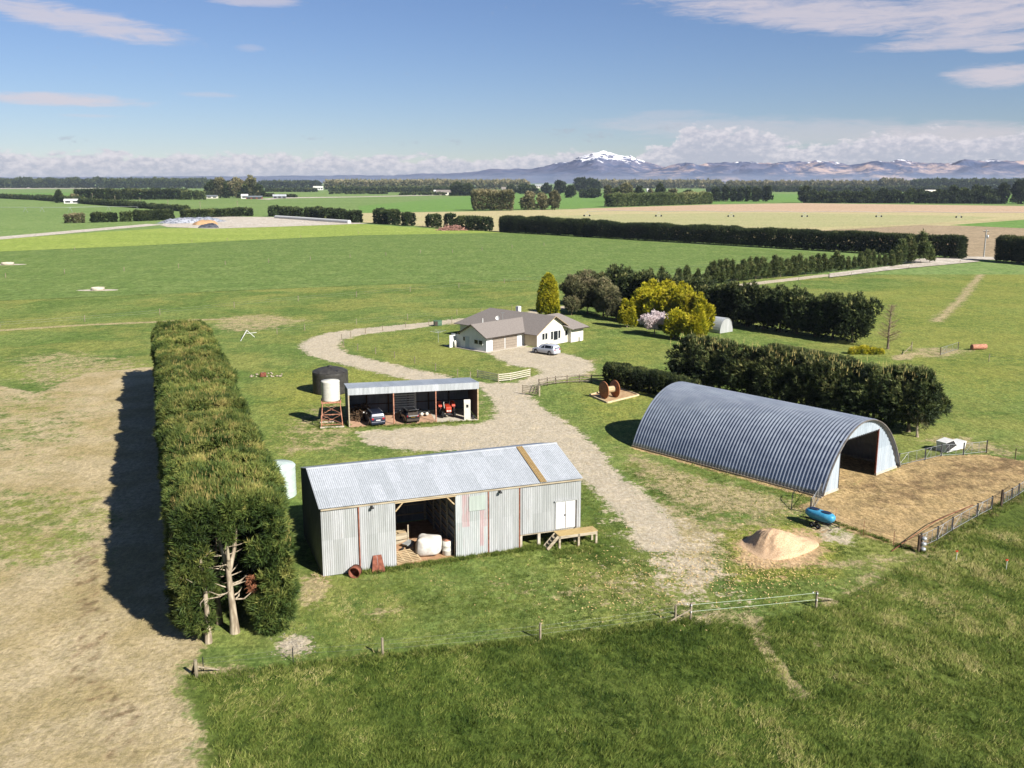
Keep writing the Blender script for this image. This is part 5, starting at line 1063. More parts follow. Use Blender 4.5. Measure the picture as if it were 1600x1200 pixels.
# clothesline, utility box, frame, fire ring
cl_=thing('clothesline','thin rotary clothesline on the lawn left of the house','clothesline',tuple(at(685,535)))
MB().tube([(0,0,0),(0,0,2.0)],.03,8).build('pole',steelw,cl_);b=MB()
for k in range(4): a=PI/2*k+.4;b.tube([(0,0,1.7),(1.5*math.cos(a),1.5*math.sin(a),2.05)],.018,5)
for q in (.5,.8,1.15,1.48):
    b.tube([(q*math.cos(PI/2*k+.4),q*math.sin(PI/2*k+.4),1.7+.35*q/1.5) for k in range(5)],.008,4,False)
b.build('arms',steelw,cl_)
ub=thing('utility_box','small dark green utility box beside the drive behind the lawn','cabinet',tuple(at(684,509)),R(20))
gb=mk('green_paint',c(96,128,104),c(80,110,88),2,.6)
MB().box(-.75,.75,-.4,.4,.05,.95).build('cabinet',gb,ub,bevel=.02);MB().box(-.72,-.1,-.43,-.4,.1,.9).build('door',trimd,ub);MB().box(-.8,.8,-.45,.45,.95,1.02).build('cabinet_lid',gb,ub)
fr=MB();o=at(386,527)
for p,h0,q,h1 in (((386,527),1.3,(376,533),0),((386,527),1.3,(398,527),0),((386,527),1.3,(384,521),0),((386,527),.7,(401,524),.5),((386,524),.8,(380,530),.4)):
    a=at(*p)-o;e=at(*q)-o;fr.tube([(a.x,a.y,h0),(e.x,e.y,h1+.02)],.05,6)
tag(fr.build('tripod',white,None,loc=tuple(o)),'white tubular tripod standing on the dry grass beyond the pines','tripod')
rg_=random.Random(4);b=MB();o=at(415,586)
srt=thing('stone_ring','rough ring of pale stones around a fire spot on the grass','stone ring',tuple(o));stm=mk('stones',c(190,176,156),c(150,136,120),3,.95)
for k in range(18):
    a=rg_.uniform(0,2*PI);r_=rg_.uniform(.9,2.3);s=rg_.uniform(.1,.24);MB().lathe([(0,-s*.4),(s*.9,-s*.3),(s,0),(s*.7,s*.5),(0,s*.6)],(r_*math.cos(a)*1.3,r_*math.sin(a),s*.25),7).build('stone',stm,srt)
tag(MB().box(-.45,.35,-.3,.3,0,.55).box(-.55,-.45,-.2,.2,.0,.4).build('red_block',rustm,None,bevel=.05,loc=tuple(at(412,588)),rz=.4),'rust red block in the middle of the stone ring','block')
tag(MB().box(-.3,.3,-.3,.3,0,1.0).build('red_box',rustm,None,bevel=.03,loc=tuple(at(363,607)),rz=.3),'small rust coloured box peeping past the right side of the pine row','box')
# scattered debris at pine foot
b=MB();
for k in range(150):
    p=at(rg_.gauss(455,15),rg_.gauss(1008,9));s=rg_.uniform(.015,.05);b.lathe([(0,-s*.4),(s,-s*.2),(s*.8,s*.4),(0,s*.5)],(p.x,p.y,s*.2),5)
struct(b.build('rubble',mk('pale_rubble',c(182,174,158),c(150,142,128),8,.95),None),'stuff')
b=MB()
for k in range(40):
    p=at(rg_.uniform(488,520),rg_.uniform(896,912));a=rg_.uniform(0,3);b.bar((p.x,p.y,.03),(p.x+.2*math.cos(a),p.y+.2*math.sin(a),.05),.03)
struct(b.build('wood_scraps',timber2,None),'stuff')
# marker pegs right foreground
for (px,py),lb in (((1494,876),'taller orange tipped white peg in the long grass nearer the yard corner'),((1572,890),'orange tipped peg in the long grass close to the right edge')):
    pg=thing('marker_peg',lb,'marker peg',tuple(at(px,py)),0,'orange tipped pegs in the long grass')
    MB().tube([(0,0,0),(.03,.02,.75)],.018,6).build('stake',white,pg);MB().box(-.1,.08,-.02,.02,.68,.8).build('flag',mk('flag_orange',c(214,84,50),c(196,70,40),3,.6) if 'flag_orange' not in bpy.data.materials else bpy.data.materials['flag_orange'],pg)
# water troughs
for (px,py),lb in (((153,453.5),'pale concrete stock trough pad nearest in the left green paddock'),((12,413.5),'pale concrete stock trough at the left edge of the green paddock')):
    tr_=thing('stock_trough',lb,'trough',tuple(at(px,py)),R(5),'concrete troughs in the left paddock')
    s=1 if px>100 else 1.2
    MB().prism([(5*s*math.cos(2*PI*i/24)*(1+.1*math.sin(3*i)),1.9*s*math.sin(2*PI*i/24)) for i in range(24)],0,.05).build('gravel_base',palef,tr_)
    MB().lathe([(0,0),(1.6*s,0),(1.65*s,.75),(1.5*s,.75),(1.45*s,.3),(0,.3)],n=28).build('trough_wall',conc,tr_)
# nissen hut near the yellow trees
nh=thing('small_arch_shed','small grey arch roofed shed tucked behind the yellow conifers','shed',tuple(at(1135,519.5)),R(41))
ap2=[(1.9*math.cos(PI*i/16),2.6*math.sin(PI*i/16)) for i in range(17)]
b=MB();b.add([(x,y,z+.1) for y in (0,6.5) for x,z in ap2],[(i,i+1,17+i+1,17+i) for i in range(3,16)]);o_=b.build('roof',zroof,nh);m_=o_.modifiers.new('t','SOLIDIFY');m_.thickness=.05
MB().prismy(ap2,.02,.08).build('end_wall',zinc,nh);MB().prismy(ap2,6.4,6.46).build('end_wall',zinc,nh);b=MB()
for y in (2.,4.3): b.box(-1.85,-1.75,y-.05,y+.05,0,1.5)
b.build('post',timber2,nh)
# power pole
pp=thing('power_pole','tall grey power pole on the far road between the hedges','power pole',tuple(at(1537,402)),R(20))
MB().tube([(0,0,0),(0,0,10.2)],[.26,.2],10).build('pole',mk('grey_pole',c(176,176,170),c(150,150,146),2,.8),pp)
MB().box(-1.3,1.3,-.08,.08,9.3,9.5).build('cross_arm',dktimber,pp);b=MB()
for x in (-1.15,-.4,.5,1.15): b.lathe([(0,0),(.09,0),(.11,.15),(0,.3)],(x,0,9.5),8)
b.build('insulator',white,pp);MB().lathe([(0,0),(.4,0),(.4,1.2),(0,1.25)],(.6,-.3,6.9),12).build('transformer',steelw,pp)
# ================================================================ VEGETATION
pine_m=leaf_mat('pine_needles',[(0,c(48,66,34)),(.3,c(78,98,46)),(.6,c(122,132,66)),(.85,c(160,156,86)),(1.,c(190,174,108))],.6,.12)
dark_m=leaf_mat('dark_conifer',[(0,c(36,46,30)),(.4,c(60,74,42)),(.7,c(100,110,62)),(.9,c(144,146,90)),(1.,c(176,170,116))],.6,.1)  # pale end of the ramp paints sunlit highlights into the leaves
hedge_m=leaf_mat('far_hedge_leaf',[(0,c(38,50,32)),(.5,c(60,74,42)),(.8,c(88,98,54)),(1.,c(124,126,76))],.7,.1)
mixed_m=leaf_mat('grey_green_leaf',[(0,c(74,78,52)),(.4,c(112,114,78)),(.7,c(150,142,104)),(1.,c(188,174,138))],.7,.15)
gold_m=leaf_mat('golden_conifer',[(0,c(76,94,28)),(.25,c(140,148,36)),(.55,c(200,192,44)),(.85,c(232,220,66)),(1.,c(232,214,90))],.6,.2)
pink_m=leaf_mat('blossom',[(0,c(176,150,146)),(.3,c(226,206,206)),(.7,c(244,230,230)),(1.,c(250,240,240))],.7,.25)
young_m=leaf_mat('young_tree_leaf',[(0,c(56,72,40)),(.5,c(92,106,60)),(.8,c(120,126,76)),(1.,c(156,152,104))],.7,.15)
candle_m=mk('pine_candles',c(188,170,108),c(150,142,80),3,.8)
twig_m=mk('bare_twigs',c(176,158,128),c(136,118,94),3,.95)
red_m=leaf_mat('dead_needles',[(0,c(140,92,66)),(1,c(190,130,96))],.8,.1)
def candles(n,L,W,Hh,seed,zmin=.55,h=.36):
    r=np.random.default_rng(seed);P,N=shell_box(n,L,W,Hh,seed,top=1.6,ends=False,r=r,z0=Hh*zmin,depth=.35)
    d=unit(np.array([0,0,1.])+r.normal(size=(n,3))*.14+N*.18);k=3;Pk=np.repeat(P,k,0);dk=np.repeat(d,k,0);hh=np.repeat(h*r.uniform(.5,1.3,n),k)
    ang=np.tile(np.arange(k)*2.1,n);s=np.c_[np.cos(ang),np.sin(ang),np.zeros(n*k)]*.032
    V=np.stack([Pk-s,Pk+s,Pk+dk*hh[:,None]],1).reshape(-1,3)
    return np_mesh('candles',V,np.arange(len(V)).reshape(-1,3),candle_m)
RW=6.7;RH=8.9;SEG=4.3
def boughs(C,N,m,rad,r):
    """m needle clumps round each bough centre"""
    n=len(C);d=unit(r.normal(size=(n*m,3))+np.repeat(N,m,0)*.7+np.array([0,0,.25]));rr_=np.repeat(rad*r.uniform(.6,1.35,n),m)
    return np.repeat(C,m,0)+d*(rr_*r.uniform(.75,1.05,n*m))[:,None]*np.array([1,1,.8]),unit(d+np.repeat(N,m,0)*.3),np.repeat(r.normal(size=n)*.13,m)
def pine_crown(seed,ends=False,n=6500,L=SEG+.8):
    r=np.random.default_rng(seed);m=22;C,N0=shell_box(n//m,L,RW-.5,RH-.35,seed,top=1.3,ends=ends,r=r,amp=.36,f=1.0,z0=.3,depth=.8,rnd=9.)
    P,N,bv_=boughs(C,N0,m,.52,r);n=len(P)
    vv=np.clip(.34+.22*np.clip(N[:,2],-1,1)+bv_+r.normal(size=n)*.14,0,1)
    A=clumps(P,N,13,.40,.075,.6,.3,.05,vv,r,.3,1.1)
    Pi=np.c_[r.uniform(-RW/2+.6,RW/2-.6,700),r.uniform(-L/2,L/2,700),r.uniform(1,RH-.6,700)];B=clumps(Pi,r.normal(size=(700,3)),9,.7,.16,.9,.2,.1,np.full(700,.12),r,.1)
    return leafmesh('pine_crown',[A,B],pine_m)
protos=[]
axis=np.array([math.cos(R(110.6)),math.sin(R(110.6))]);C0=np.array([-16.9,54.9]);RZ=R(20.6)
for s in range(5):
    protos.append((pine_crown(100+s),candles(640,SEG+.5,RW,RH,200+s)))
NT_=19
for k in range(1,NT_):
    p=C0+axis*(SEG*(k+.5));m=protos[k%5]
    end=(k==NT_-1)
    t=thing('pine_tree','pine squared off by trimming, part of the long shelter row beside the barn' if not end else 'last trimmed pine at the far end of the long shelter row','tree',(p[0],p[1],0),RZ+(PI if k%2 else 0),'trimmed pines in the long shelter row')
    if end: del t['group']
    sc_=1+.035*math.sin(k*2.3)+(.0 if k<14 else -.03*(k-13)/5)
    cr_=m[0] if not end else pine_crown(333,True)
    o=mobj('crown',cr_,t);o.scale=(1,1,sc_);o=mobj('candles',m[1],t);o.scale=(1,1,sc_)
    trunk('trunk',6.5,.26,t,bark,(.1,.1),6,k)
# the two front pines: hollow front showing the trunks
def front_crown(side,seed):
    r=np.random.default_rng(seed);n=7200;L=SEG+.6
    P,N=shell_box(n*2,L,RW-.5,RH-.35,seed,top=1.2,ends=True,r=r,amp=.4,f=.9,z0=.1,depth=.9)
    x=P[:,0];z=P[:,2];fr=P[:,1]<L*.5-.9
    hole=(x>-1.75)&(x<1.15+.25*np.sin(z*2))&(z<6.7+.35*np.sin(x*3))&fr
    half=(x<-.35)if side<0 else (x>=-.35)
    keep=half&~hole;P=P[keep][:n*1];N=N[keep][:n*1]
    C=P[::22];P,N,bv_=boughs(C,N[::22],22,.52,r)
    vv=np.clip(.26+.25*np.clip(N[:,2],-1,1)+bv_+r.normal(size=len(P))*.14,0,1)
    return [clumps(P,N,12,.46,.085,.6,.45,.05,vv,r,.3,1.1)],r
p=C0+axis*(SEG*.5)
ca,sa=math.cos(RZ),math.sin(RZ)
for side,lx,lb in ((-1,-2.15,'front left pine of the shelter row with a pale leaning trunk'),(1,.35,'front right pine of the shelter row with a stout forked bare trunk')):
    t=thing('pine_tree',lb,'tree',(p[0],p[1],0),RZ)
    parts,r=front_crown(side,500+side)
    # small leafy boughs inside the hollow
    for q in range(5 if side<0 else 7):
        cx=(lx+r.uniform(-.9,.9) if side<0 else r.uniform(1.0,2.0),r.uniform(-1.9,-1.),r.uniform(.4,5.6) if side<0 else r.uniform(.5,2.6));Pb,Nb=shell_ell(150,cx,(.5,.45,.42),int(q+9),r=r);parts.append(clumps(Pb,Nb,11,.38,.08,.6,.4,.05,np.full(len(Pb),.35),r))
    Pi=np.c_[r.uniform(-RW/2+.6,-.4,900) if side<0 else r.uniform(-.4,RW/2-.6,900),r.uniform(.6,SEG/2+.6,900),r.uniform(1,RH-.6,900)];parts.append(clumps(Pi,r.normal(size=(900,3)),9,.7,.16,.9,.2,.1,np.full(900,.1),r,.1))
    mobj('crown',leafmesh('pine_crown',parts,pine_m),t)
    cm_=candles(900,SEG,RW,RH,600+side);
    V=np.empty(len(cm_.vertices)*3);cm_.vertices.foreach_get('co',V);V=V.reshape(-1,3,3);kp=(V[:,0,0]<-.35) if side<0 else (V[:,0,0]>=-.35);kp&=~((V[:,0,0]>-1.75)&(V[:,0,0]<1.15)&(V[:,0,1]<-.4)&(V[:,0,2]<7));V=V[kp].reshape(-1,3)
    mobj('candles',np_mesh('candles',V,np.arange(len(V)).reshape(-1,3),candle_m),t)
    if side<0: tk=trunk('trunk',8.2,.19,t,bark_pale,(-.55,.5),22,5,bl=1.7);tk.location=(-1.75,-2.5,0)
    else: tk=trunk('trunk',7.4,.27,t,bark_pale,(-.1,.2),30,8,bl=2.0,fork=True);tk.location=(-.25,-1.6,0)
    if side>0:
        Pb,Nb=shell_ell(44,(.95,-1.7,3.1),(.16,.2,.5),3,r=r);A=clumps(Pb,Nb,9,.28,.07,.7,-.4,.05,np.random.default_rng(1).random(len(Pb)),r);mobj('dead_bough',leafmesh('dead_bough',[A],red_m),t)
        tk2=trunk('rear_trunk',6.8,.2,t,bark,(.3,.2),14,14,bl=1.3);tk2.location=(-1.05,.0,0)
# ---- generic crowns
def blob_tree(seed,cs_,n,L,W,k=9,mat=dark_m,up=.2,spread=.7,vbase=.35,vtop=.35,lo=.6,jit=.05,amp=.25):
    r=np.random.default_rng(seed);parts=[]
    tot=sum(rx*rz for _,(rx,ry,rz) in cs_)
    for i,(c0,rad) in enumerate(cs_):
        m=int(n*rad[0]*rad[2]/tot);P,N=shell_ell(m,c0,rad,seed+i*3,amp=amp,lo=lo,r=r,zmin=-.75)
        vv=np.clip(vbase+vtop*N[:,2]+r.normal(size=len(P))*.2,0,1);parts.append(clumps(P,N,k,L,W,spread,up,jit,vv,r,.35,2.2/max(rad[0],.5)))  # upward clumps paler: light from above put into the leaf colour
    return leafmesh('crown',parts,mat)
def lobes(seed,n,R0,Hh,rl,zb=.3,cone=0.):
    r=np.random.default_rng(seed);out=[]
    for i in range(n):
        z=Hh*(zb+(1-zb-.12)*r.random());q=R0*(1-cone*(z/Hh))*math.sqrt(r.random());a=r.uniform(0,6.28);s=rl*r.uniform(.7,1.25);out.append(((q*math.cos(a),q*math.sin(a),z),(s,s,s*.75)))
    out.append(((0,0,Hh*.86),(rl*.8,rl*.8,Hh*.14)));return out
def plant(name,label,cat,loc,me,th,tr,rz=0,s=1,group=None,tm=None,crown='crown'):
    t=thing(name,label,cat,tuple(loc)[:2]+(0,),rz,group);mobj(crown,me,t,s=s)
    if th: trunk('trunk',th,tr,t,tm or bark,(.1,.1),4,int(abs(loc[0])*3)+1)
    return t
# belt right behind the tunnel shed
def seg_line(a,b_,n): a=Vector((a[0],a[1]));b_=Vector((b_[0],b_[1]));return [a.lerp(b_,(i+.5)/n) for i in range(n)]
ang_b=math.atan2(103.5-128.5,45.5-23.5)
bv=[]
for s in range(3):
    r=np.random.default_rng(700+s);cs_=[((0,0,3.2),(3.2,3.1,3.4))]+[((r.uniform(-1.6,1.6),r.uniform(-2.6,2.6),r.uniform(2.,5.9)),(1.35,1.35,1.15)) for _ in range(13)]+[((r.uniform(-1,1),r.uniform(-2.,2.),r.uniform(6.0,6.6)),(.9,.9,.8)) for _ in range(4)]
    bv.append(blob_tree(700+s,cs_,3600,.5,.12,10,dark_m,.35,.6,.25,.45,.55,.06,.3))
for i,q in enumerate(seg_line((23.2,129.),(46.0,102.8),8)):
    lb=('pine of the dark belt behind the tunnel shed' if 0<i<7 else ('leftmost pine of the dark belt, above the tunnel shed roof' if i==0 else 'rightmost bushy pine of the dark belt, above the shed mouth'))
    t=plant('shelter_pine',lb,'tree',q,bv[i%3],5.,.22,ang_b+PI/2+(PI if i%2 else 0),(1,1,(1.,1.0,.96,1.,.94,.93,.97,1.02)[i]),'pines of the dark belt behind the tunnel shed' if 0<i<7 else None)
    cm_=bpy.data.meshes.get('belt_candles') or None
    if cm_ is None:
        r=np.random.default_rng(5);n=46;P=np.c_[r.uniform(-2.2,2.2,n),r.uniform(-2.8,2.8,n),r.uniform(5.6,7.0,n)];V=np.stack([P+[-.05,0,0],P+[.05,0,0],P+np.c_[r.normal(size=n)*.06,r.normal(size=n)*.06,r.uniform(.3,.95,n)]],1).reshape(-1,3);cm_=np_mesh('belt_candles',V,np.arange(len(V)).reshape(-1,3),candle_m)
    mobj('candles',cm_,t)
q=at(1432,682);t=plant('scrub_bush','straggly half dead bush at the foot of the belt right of the shed mouth','bush',q,blob_tree(31,lobes(31,6,.9,2.8,.6),420,.3,.06,7,mixed_m),2.4,.16,tm=bark_pale)
# upper dark belt behind the yellow trees
A_=(21.5,217.);B_=(60.5,164.);ang_u=math.atan2(B_[1]-A_[1],B_[0]-A_[0])
uv_=[]
for s in range(3):
    r=np.random.default_rng(740+s);cs_=[((0,0,3.6),(3.3,3.4,4.0))]+[((r.uniform(-2.,2.),r.uniform(-2.8,2.8),r.uniform(2.,7.)),(1.4,1.4,1.3)) for _ in range(14)]
    uv_.append(blob_tree(740+s,cs_,2600,.6,.17,9,dark_m,.3,.7,.18,.4,.55,.08,.3))
for i,q in enumerate(seg_line(A_,B_,17)):
    plant('belt_conifer','dark conifer of the upper belt behind the yellow trees' if i<16 else 'end conifer of the upper belt beside the bare brown tree','tree',q,uv_[i%3],5,.25,ang_u+PI/2+(PI if i%2 else 0),(1,1,1.02+.08*math.sin(i*2.1)+(.08 if i<3 else 0)),'dark conifers of the upper belt' if i<16 else None)
# second row continuing left behind grey trees
for i,(px,py,s) in enumerate(((905,476,.9),(935,478,.95),(960,480,1.))):
    q=at(px,py);plant('belt_conifer','dark conifer rising behind the grey green trees near the golden column' ,'tree',q,uv_[i%3],5,.25,ang_u+PI/2,s,'dark conifers behind the grey green trees')
# bare tree
bt_=thing('bare_tree','bare brown twiggy tree at the right end of the upper dark belt','tree',tuple(at(1387,545)))
tk=trunk('trunk',7.5,.2,bt_,bark,(.1,.1),0,3);b=MB();r=random.Random(2)
for k in range(90):
    z=r.uniform(1.2,7.2);a=r.uniform(0,6.28);l=2.6*(1.05-z/9)*r.uniform(.5,1.1);p0=Vector((.1,.05,z));p1=p0+Vector((math.cos(a),math.sin(a),.35))*l*.55;p2=p1+Vector((math.cos(a+.3),math.sin(a+.3),.6))*l*.5;b.tube([p0,p1,p2],[.035,.02,.006],4,False)
    for j in range(7):
        q=p0.lerp(p2,r.uniform(.3,1));aa=r.uniform(0,6.28);b.tube([q,q+Vector((math.cos(aa),math.sin(aa),r.uniform(0,.8)))*r.uniform(.3,.8)],[.014,.005],3,False)
b.build('branches',twig_m,bt_)
# golden conifers
gv=[]
for s in range(3):
    r=np.random.default_rng(800+s);cs_=[((0,0,3.2),(1.7,1.7,3.2))]+[((r.uniform(-1.3,1.3),r.uniform(-1.3,1.3),r.uniform(1.,4.6)),(.75,.75,1.6)) for _ in range(7)]+[((r.uniform(-.8,.8),r.uniform(-.8,.8),r.uniform(4.8,6.0)),(.5,.5,1.3)) for _ in range(4)]
    gv.append(blob_tree(800+s,cs_,1900,.42,.15,9,gold_m,.9,.45,.45,.3,.6,.05,.3))
gpos=[(1003,500,1.0,'golden conifer at the left end of the yellow clump, above the pink blossom tree'),(1028,505,1.02,'golden conifer directly behind the pink blossom tree'),(1050,508,1.06,'golden conifer in the middle of the yellow clump'),(1074,512,1.06,'golden conifer right of middle in the yellow clump'),(1096,516,.98,'golden conifer near the right end of the yellow clump'),(980,506,.72,'smaller golden green conifer at the left foot of the yellow clump'),(1054,524,.74,'short golden conifer standing in front, right of the blossom tree'),(1086,528,.84,'short golden conifer in front at the right of the yellow clump'),(1015,494,1.05,'golden conifer at the back left of the yellow clump'),(1040,492,1.08,'golden conifer at the back middle of the yellow clump'),(1070,498,1.05,'golden conifer at the back right of the yellow clump')]
for i,(px,py,s,lb) in enumerate(gpos): plant('golden_conifer',lb,'tree',at(px,py+5),gv[i%3],1.4,.14,i*1.3,(1.32*s,1.32*s,1.06*s))
gc=blob_tree(880,[((0,0,4.3),(2.15,2.15,4.3)),((0,0,7.2),(1.2,1.2,2.)),((.8,0,2.4),(1.6,1.6,2.2)),((-.8,.3,2.6),(1.5,1.5,2.3))],3000,.42,.15,9,gold_m,.5,.6,.42,.3,.65,.05,.12)
plant('golden_column_tree','tall rounded golden conifer standing alone behind the house','tree',at(856,497),gc,1.2,.16)
# grey green mixed trees
mv=[blob_tree(900+s,lobes(900+s,9,1.8,6.2,1.35,.22,.5),2200,.45,.1,8,mixed_m,-.1,.8,.3,.35,.5) for s in range(2)]
for i,(px,py,s,lb) in enumerate(((893,492,1.35,'loose grey brown tree next to the golden column tree'),(918,490,1.5,'tallest grey green tree between the house and the yellow clump'),(943,494,1.3,'grey green tree with drooping sprays right of the tallest one'),(962,500,.95,'darker green bushy tree at the left foot of the yellow clump'))):
    plant('garden_tree',lb,'tree',at(px,py),mv[i%2],3.,.2,i*2.,s)
# cherry
ch=blob_tree(950,lobes(950,11,2.1,4.4,.95,.38,.1)+[((-2.,0,2.6),(.9,.9,.6)),((2.2,0,2.5),(.9,.9,.6))],2300,.2,.13,9,pink_m,.1,1.,.45,.35,.4,.12)
t=plant('cherry_tree','spreading tree covered in pale pink blossom in front of the golden conifers','tree',at(1023,523),ch,2.6,.13)
# low hedge beside the tunnel shed
def hedge_thing(name,label,a,b_,w,h,n,L,Wl,mat=hedge_m,k=7,seed=1,vb=.35,cat='hedge',amp=None,group=None,f=.9,up=.3,vtop=.25,depth=None):
    a=Vector(a[:2] if not isinstance(a,Vector) else (a.x,a.y));b_=Vector((b_[0],b_[1]));d=b_-a;m=(a+b_)/2;ln=d.length
    t=thing(name,label,cat,(m.x,m.y,0),math.atan2(d.y,d.x)-PI/2,group);r=np.random.default_rng(seed)
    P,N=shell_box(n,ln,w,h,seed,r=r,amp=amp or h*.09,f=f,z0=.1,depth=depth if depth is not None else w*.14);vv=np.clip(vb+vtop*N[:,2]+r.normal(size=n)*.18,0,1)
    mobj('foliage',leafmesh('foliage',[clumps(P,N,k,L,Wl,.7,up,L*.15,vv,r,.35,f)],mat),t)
    # dark woody inside keeps gaps from showing light
    if a.y<200 and ln<30:
        for i in range(5): y=-ln/2+ln*(i+.5)/5;MB().tube([(0,y,0),(.1,y+.1,h*.8)],[.1,.04],6).build('stem',bark,t)
    return t
hedge_thing('garden_hedge','dark clipped hedge running from the rail fence behind the cable reel to the tunnel shed',(13.6,130.2),(23.0,118.5),2.6,2.9,5200,.32,.1,dark_m,9,11,.22,f=1.3,amp=.3)
plant('gorse_bush','patch of yellow flowering scrub behind the dark belt','bush',at(1350,553),blob_tree(39,[((-1.6,0,.5),(1.,.8,.6)),((0,.2,.55),(1.1,.9,.75)),((1.5,-.1,.5),(1.,.8,.6)),((2.6,0,.35),(.7,.6,.45))],900,.28,.1,7,gold_m),0,0)
hedge_thing('scrub_row','low olive scrub along the foot of the upper dark belt',at(1205,552),at(1330,575),1.6,1.5,1800,.4,.12,young_m,7,13,.6)
# lane side young trees
yv=[blob_tree(1000+s,[((0,0,2.6),(.8,.8,2.3))]+[((random.uniform(-.8,.8),random.uniform(-.8,.8),random.uniform(.9,3.9)),(.6,.6,.75)) for _ in range(7)]+[((random.uniform(-.2,.2),0,4.5),(.42,.42,1.2))],640,.6,.2,8,young_m,.5,.8,.4,.3,.35,.14,.4) for s in range(4)]
lane=[(1000,455,.8),(1016,453,.95),(1034,452,1.0),(1060,450,.9),(1072,449,1.),(1090,447,.8)]+[(1104+i*9.6,444.5-i*.94,.72+.4*abs(math.sin(i*1.7+.3*i*i))) for i in range(32)]
for i,(px,py,s) in enumerate(lane):
    plant('young_tree','young upright tree in the close row beside the pale lane','tree',at(px,py),yv[i%4],1.4,.08,i*1.1,(1.05*s,1.05*s,1.02*s),'young trees in the row along the lane')
for i,(px,py,s,lb) in enumerate(((1408,414,1.5,'larger bushy grey green tree near the road end of the lane row'),(1420,413,1.7,'tallest pale tree near the road end of the lane row'),(1439,412,1.85,'slim pointed grey tree at the road end of the lane row'),(1452,411,1.1,'small rounded tree last before the road beside the long hedge'))):
    plant('young_tree',lb,'tree',at(px,py),yv[i%4],1.4,.1,i,(1.1*s,1.1*s,1.02*s))
# long dark hedges
hedge_thing('shelter_hedge','long tall dark shelter hedge stretching to the road beyond the paddock',at(922,370.5),at(1503,404.5),5.5,7.6,26000,.95,.34,hedge_m,7,21,.3,f=.22,amp=.7)
hedge_thing('shelter_hedge','shorter dark shelter hedge left of the gap in the long hedge line',at(786,362.5),at(917,370),6.,8.2,8000,1.1,.4,hedge_m,7,22,.3,f=.2,amp=.9)
hedge_thing('shelter_hedge','dark hedge cut by the right edge beyond the road',at(1563,408.5),at(1760,426),5.5,8.6,7000,.95,.34,hedge_m,7,23,.3,f=.22,amp=.7)
# hedge shrubs with gaps (middle left)
def dtree(nm,lb,cat,px0,px1,base,top,mat=hedge_m,seed=0,dens=1.,group=None,base2=None,dep=None):
    a=at(px0,base);b_=at(px1,base2 or base);h=0
    lo,hi=0,80;mid_=(a+b_)/2
    pm=(px0+px1)/2
    for _ in range(40):
        m=(lo+hi)/2;dz=m-H;zc=mid_.y*cp-dz*sp;yc=-(mid_.y*sp+dz*cp)
        if 600+F*yc/zc>top: lo=m
        else: hi=m
    h=lo;dist=mid_.y;px=dist/960.;sh=(b_-a).normalized()*(0 if cat=='tree' else min(px*3.8,(b_-a).length*.17));a=a+sh;b_=b_-sh;w_=(b_-a).length
    if cat=='hedge' and 420<dist<700 and nm=='shelter_clump': sh=(b_-a).normalized()*min(1.7,w_*.22);a=a+sh;b_=b_-sh;w_=(b_-a).length
    n=int(min(15000,max(260,w_*h/(px*px)*2.6*dens)));lf=max(.5,px*1.7)
    if cat=='tree':
        r=np.random.default_rng(seed);t=thing(nm,lb,cat,(mid_.x,mid_.y,0),0,group);cs_=[((0,0,h*.45),(w_*.40,w_*.38,h*.44))]
        for i in range(9):
            z=h*r.uniform(.15,.88);q=w_*.55*(1.05-z/h*.6)*r.uniform(.3,1);aa=r.uniform(0,6.28);cs_.append(((q*math.cos(aa),q*math.sin(aa),z),(w_*.2,w_*.2,h*r.uniform(.09,.16))))
        cs_.append(((w_*r.uniform(-.08,.08),0,h*.84),(w_*.17,w_*.17,h*.16)))
        parts=[];nt=max(500,int(n*1.1))
        for i,(c0,rad) in enumerate(cs_):
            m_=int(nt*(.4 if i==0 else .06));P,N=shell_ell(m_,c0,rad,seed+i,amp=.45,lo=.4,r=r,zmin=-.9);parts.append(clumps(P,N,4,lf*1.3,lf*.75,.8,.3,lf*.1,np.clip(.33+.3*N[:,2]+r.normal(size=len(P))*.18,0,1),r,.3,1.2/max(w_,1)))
        mobj('crown',leafmesh('crown',parts,mat),t);MB().tube([(0,0,0),(0,0,h*.5)],[w_*.05,w_*.03],6).build('trunk',bark,t);return t
    return hedge_thing(nm,lb,a,b_,dep or max(3.,min(w_,h*.8)),h,n,lf*1.3,lf*.75,mat,5,seed,.36,cat,h*(.32 if cat=='woodland' else .15),group,f=(4.5 if cat=='woodland' else 1.9)/h,depth=h*.05)
for i,(x0,x1,b0,b1,t_,lb) in enumerate(((423,436,338,338.5,323,'small dark clump first right of the gravel pad gap'),(441,455,339.5,340.5,324,'dark clump left half of the second pair by the white strip'),(457,472,341,342,326,'dark clump right half of the second pair by the white strip'),(480,520,342.5,345,326,'long dark clump above the right end of the white strip'),(521,543,345,346.5,329,'rounded dark clump following the long one'),(545,564,347,348.5,329,'square dark clump at the end of the white strip'),(586,623,349,351.5,329,'dark clump with a pointed left top beyond the new grass'),(628,648,352,353.5,333,'small square dark clump right of the pointed one'),(666,689,354.5,356,336,'two topped dark clump before the long one'),(695,712,357,358.5,334,'tall dark clump at the start of the long run'),(713,772,358.5,361.5,340,'long low dark clump before the lane gap'))):
    dtree('shelter_clump',lb,'hedge',x0,x1,b0,t_,hedge_m,40+i,1.,None,b1)
dtree('clipped_hedge','pale brown left section of the clipped hedge behind the bright paddock','hedge',96,137,349,335.5,mixed_m,61,1,None,348);dtree('clipped_hedge','second section of the clipped hedge behind the bright paddock','hedge',139,187,348,334,hedge_m,62,1,None,346.5)
dtree('clipped_hedge','thin third section of the clipped hedge behind the bright paddock','hedge',188,208,346.5,332,young_m,63,1,None,346);dtree('clipped_hedge','dark section of the clipped hedge left of the silage stack','hedge',209,272,346,329.5,hedge_m,64,1,None,343)
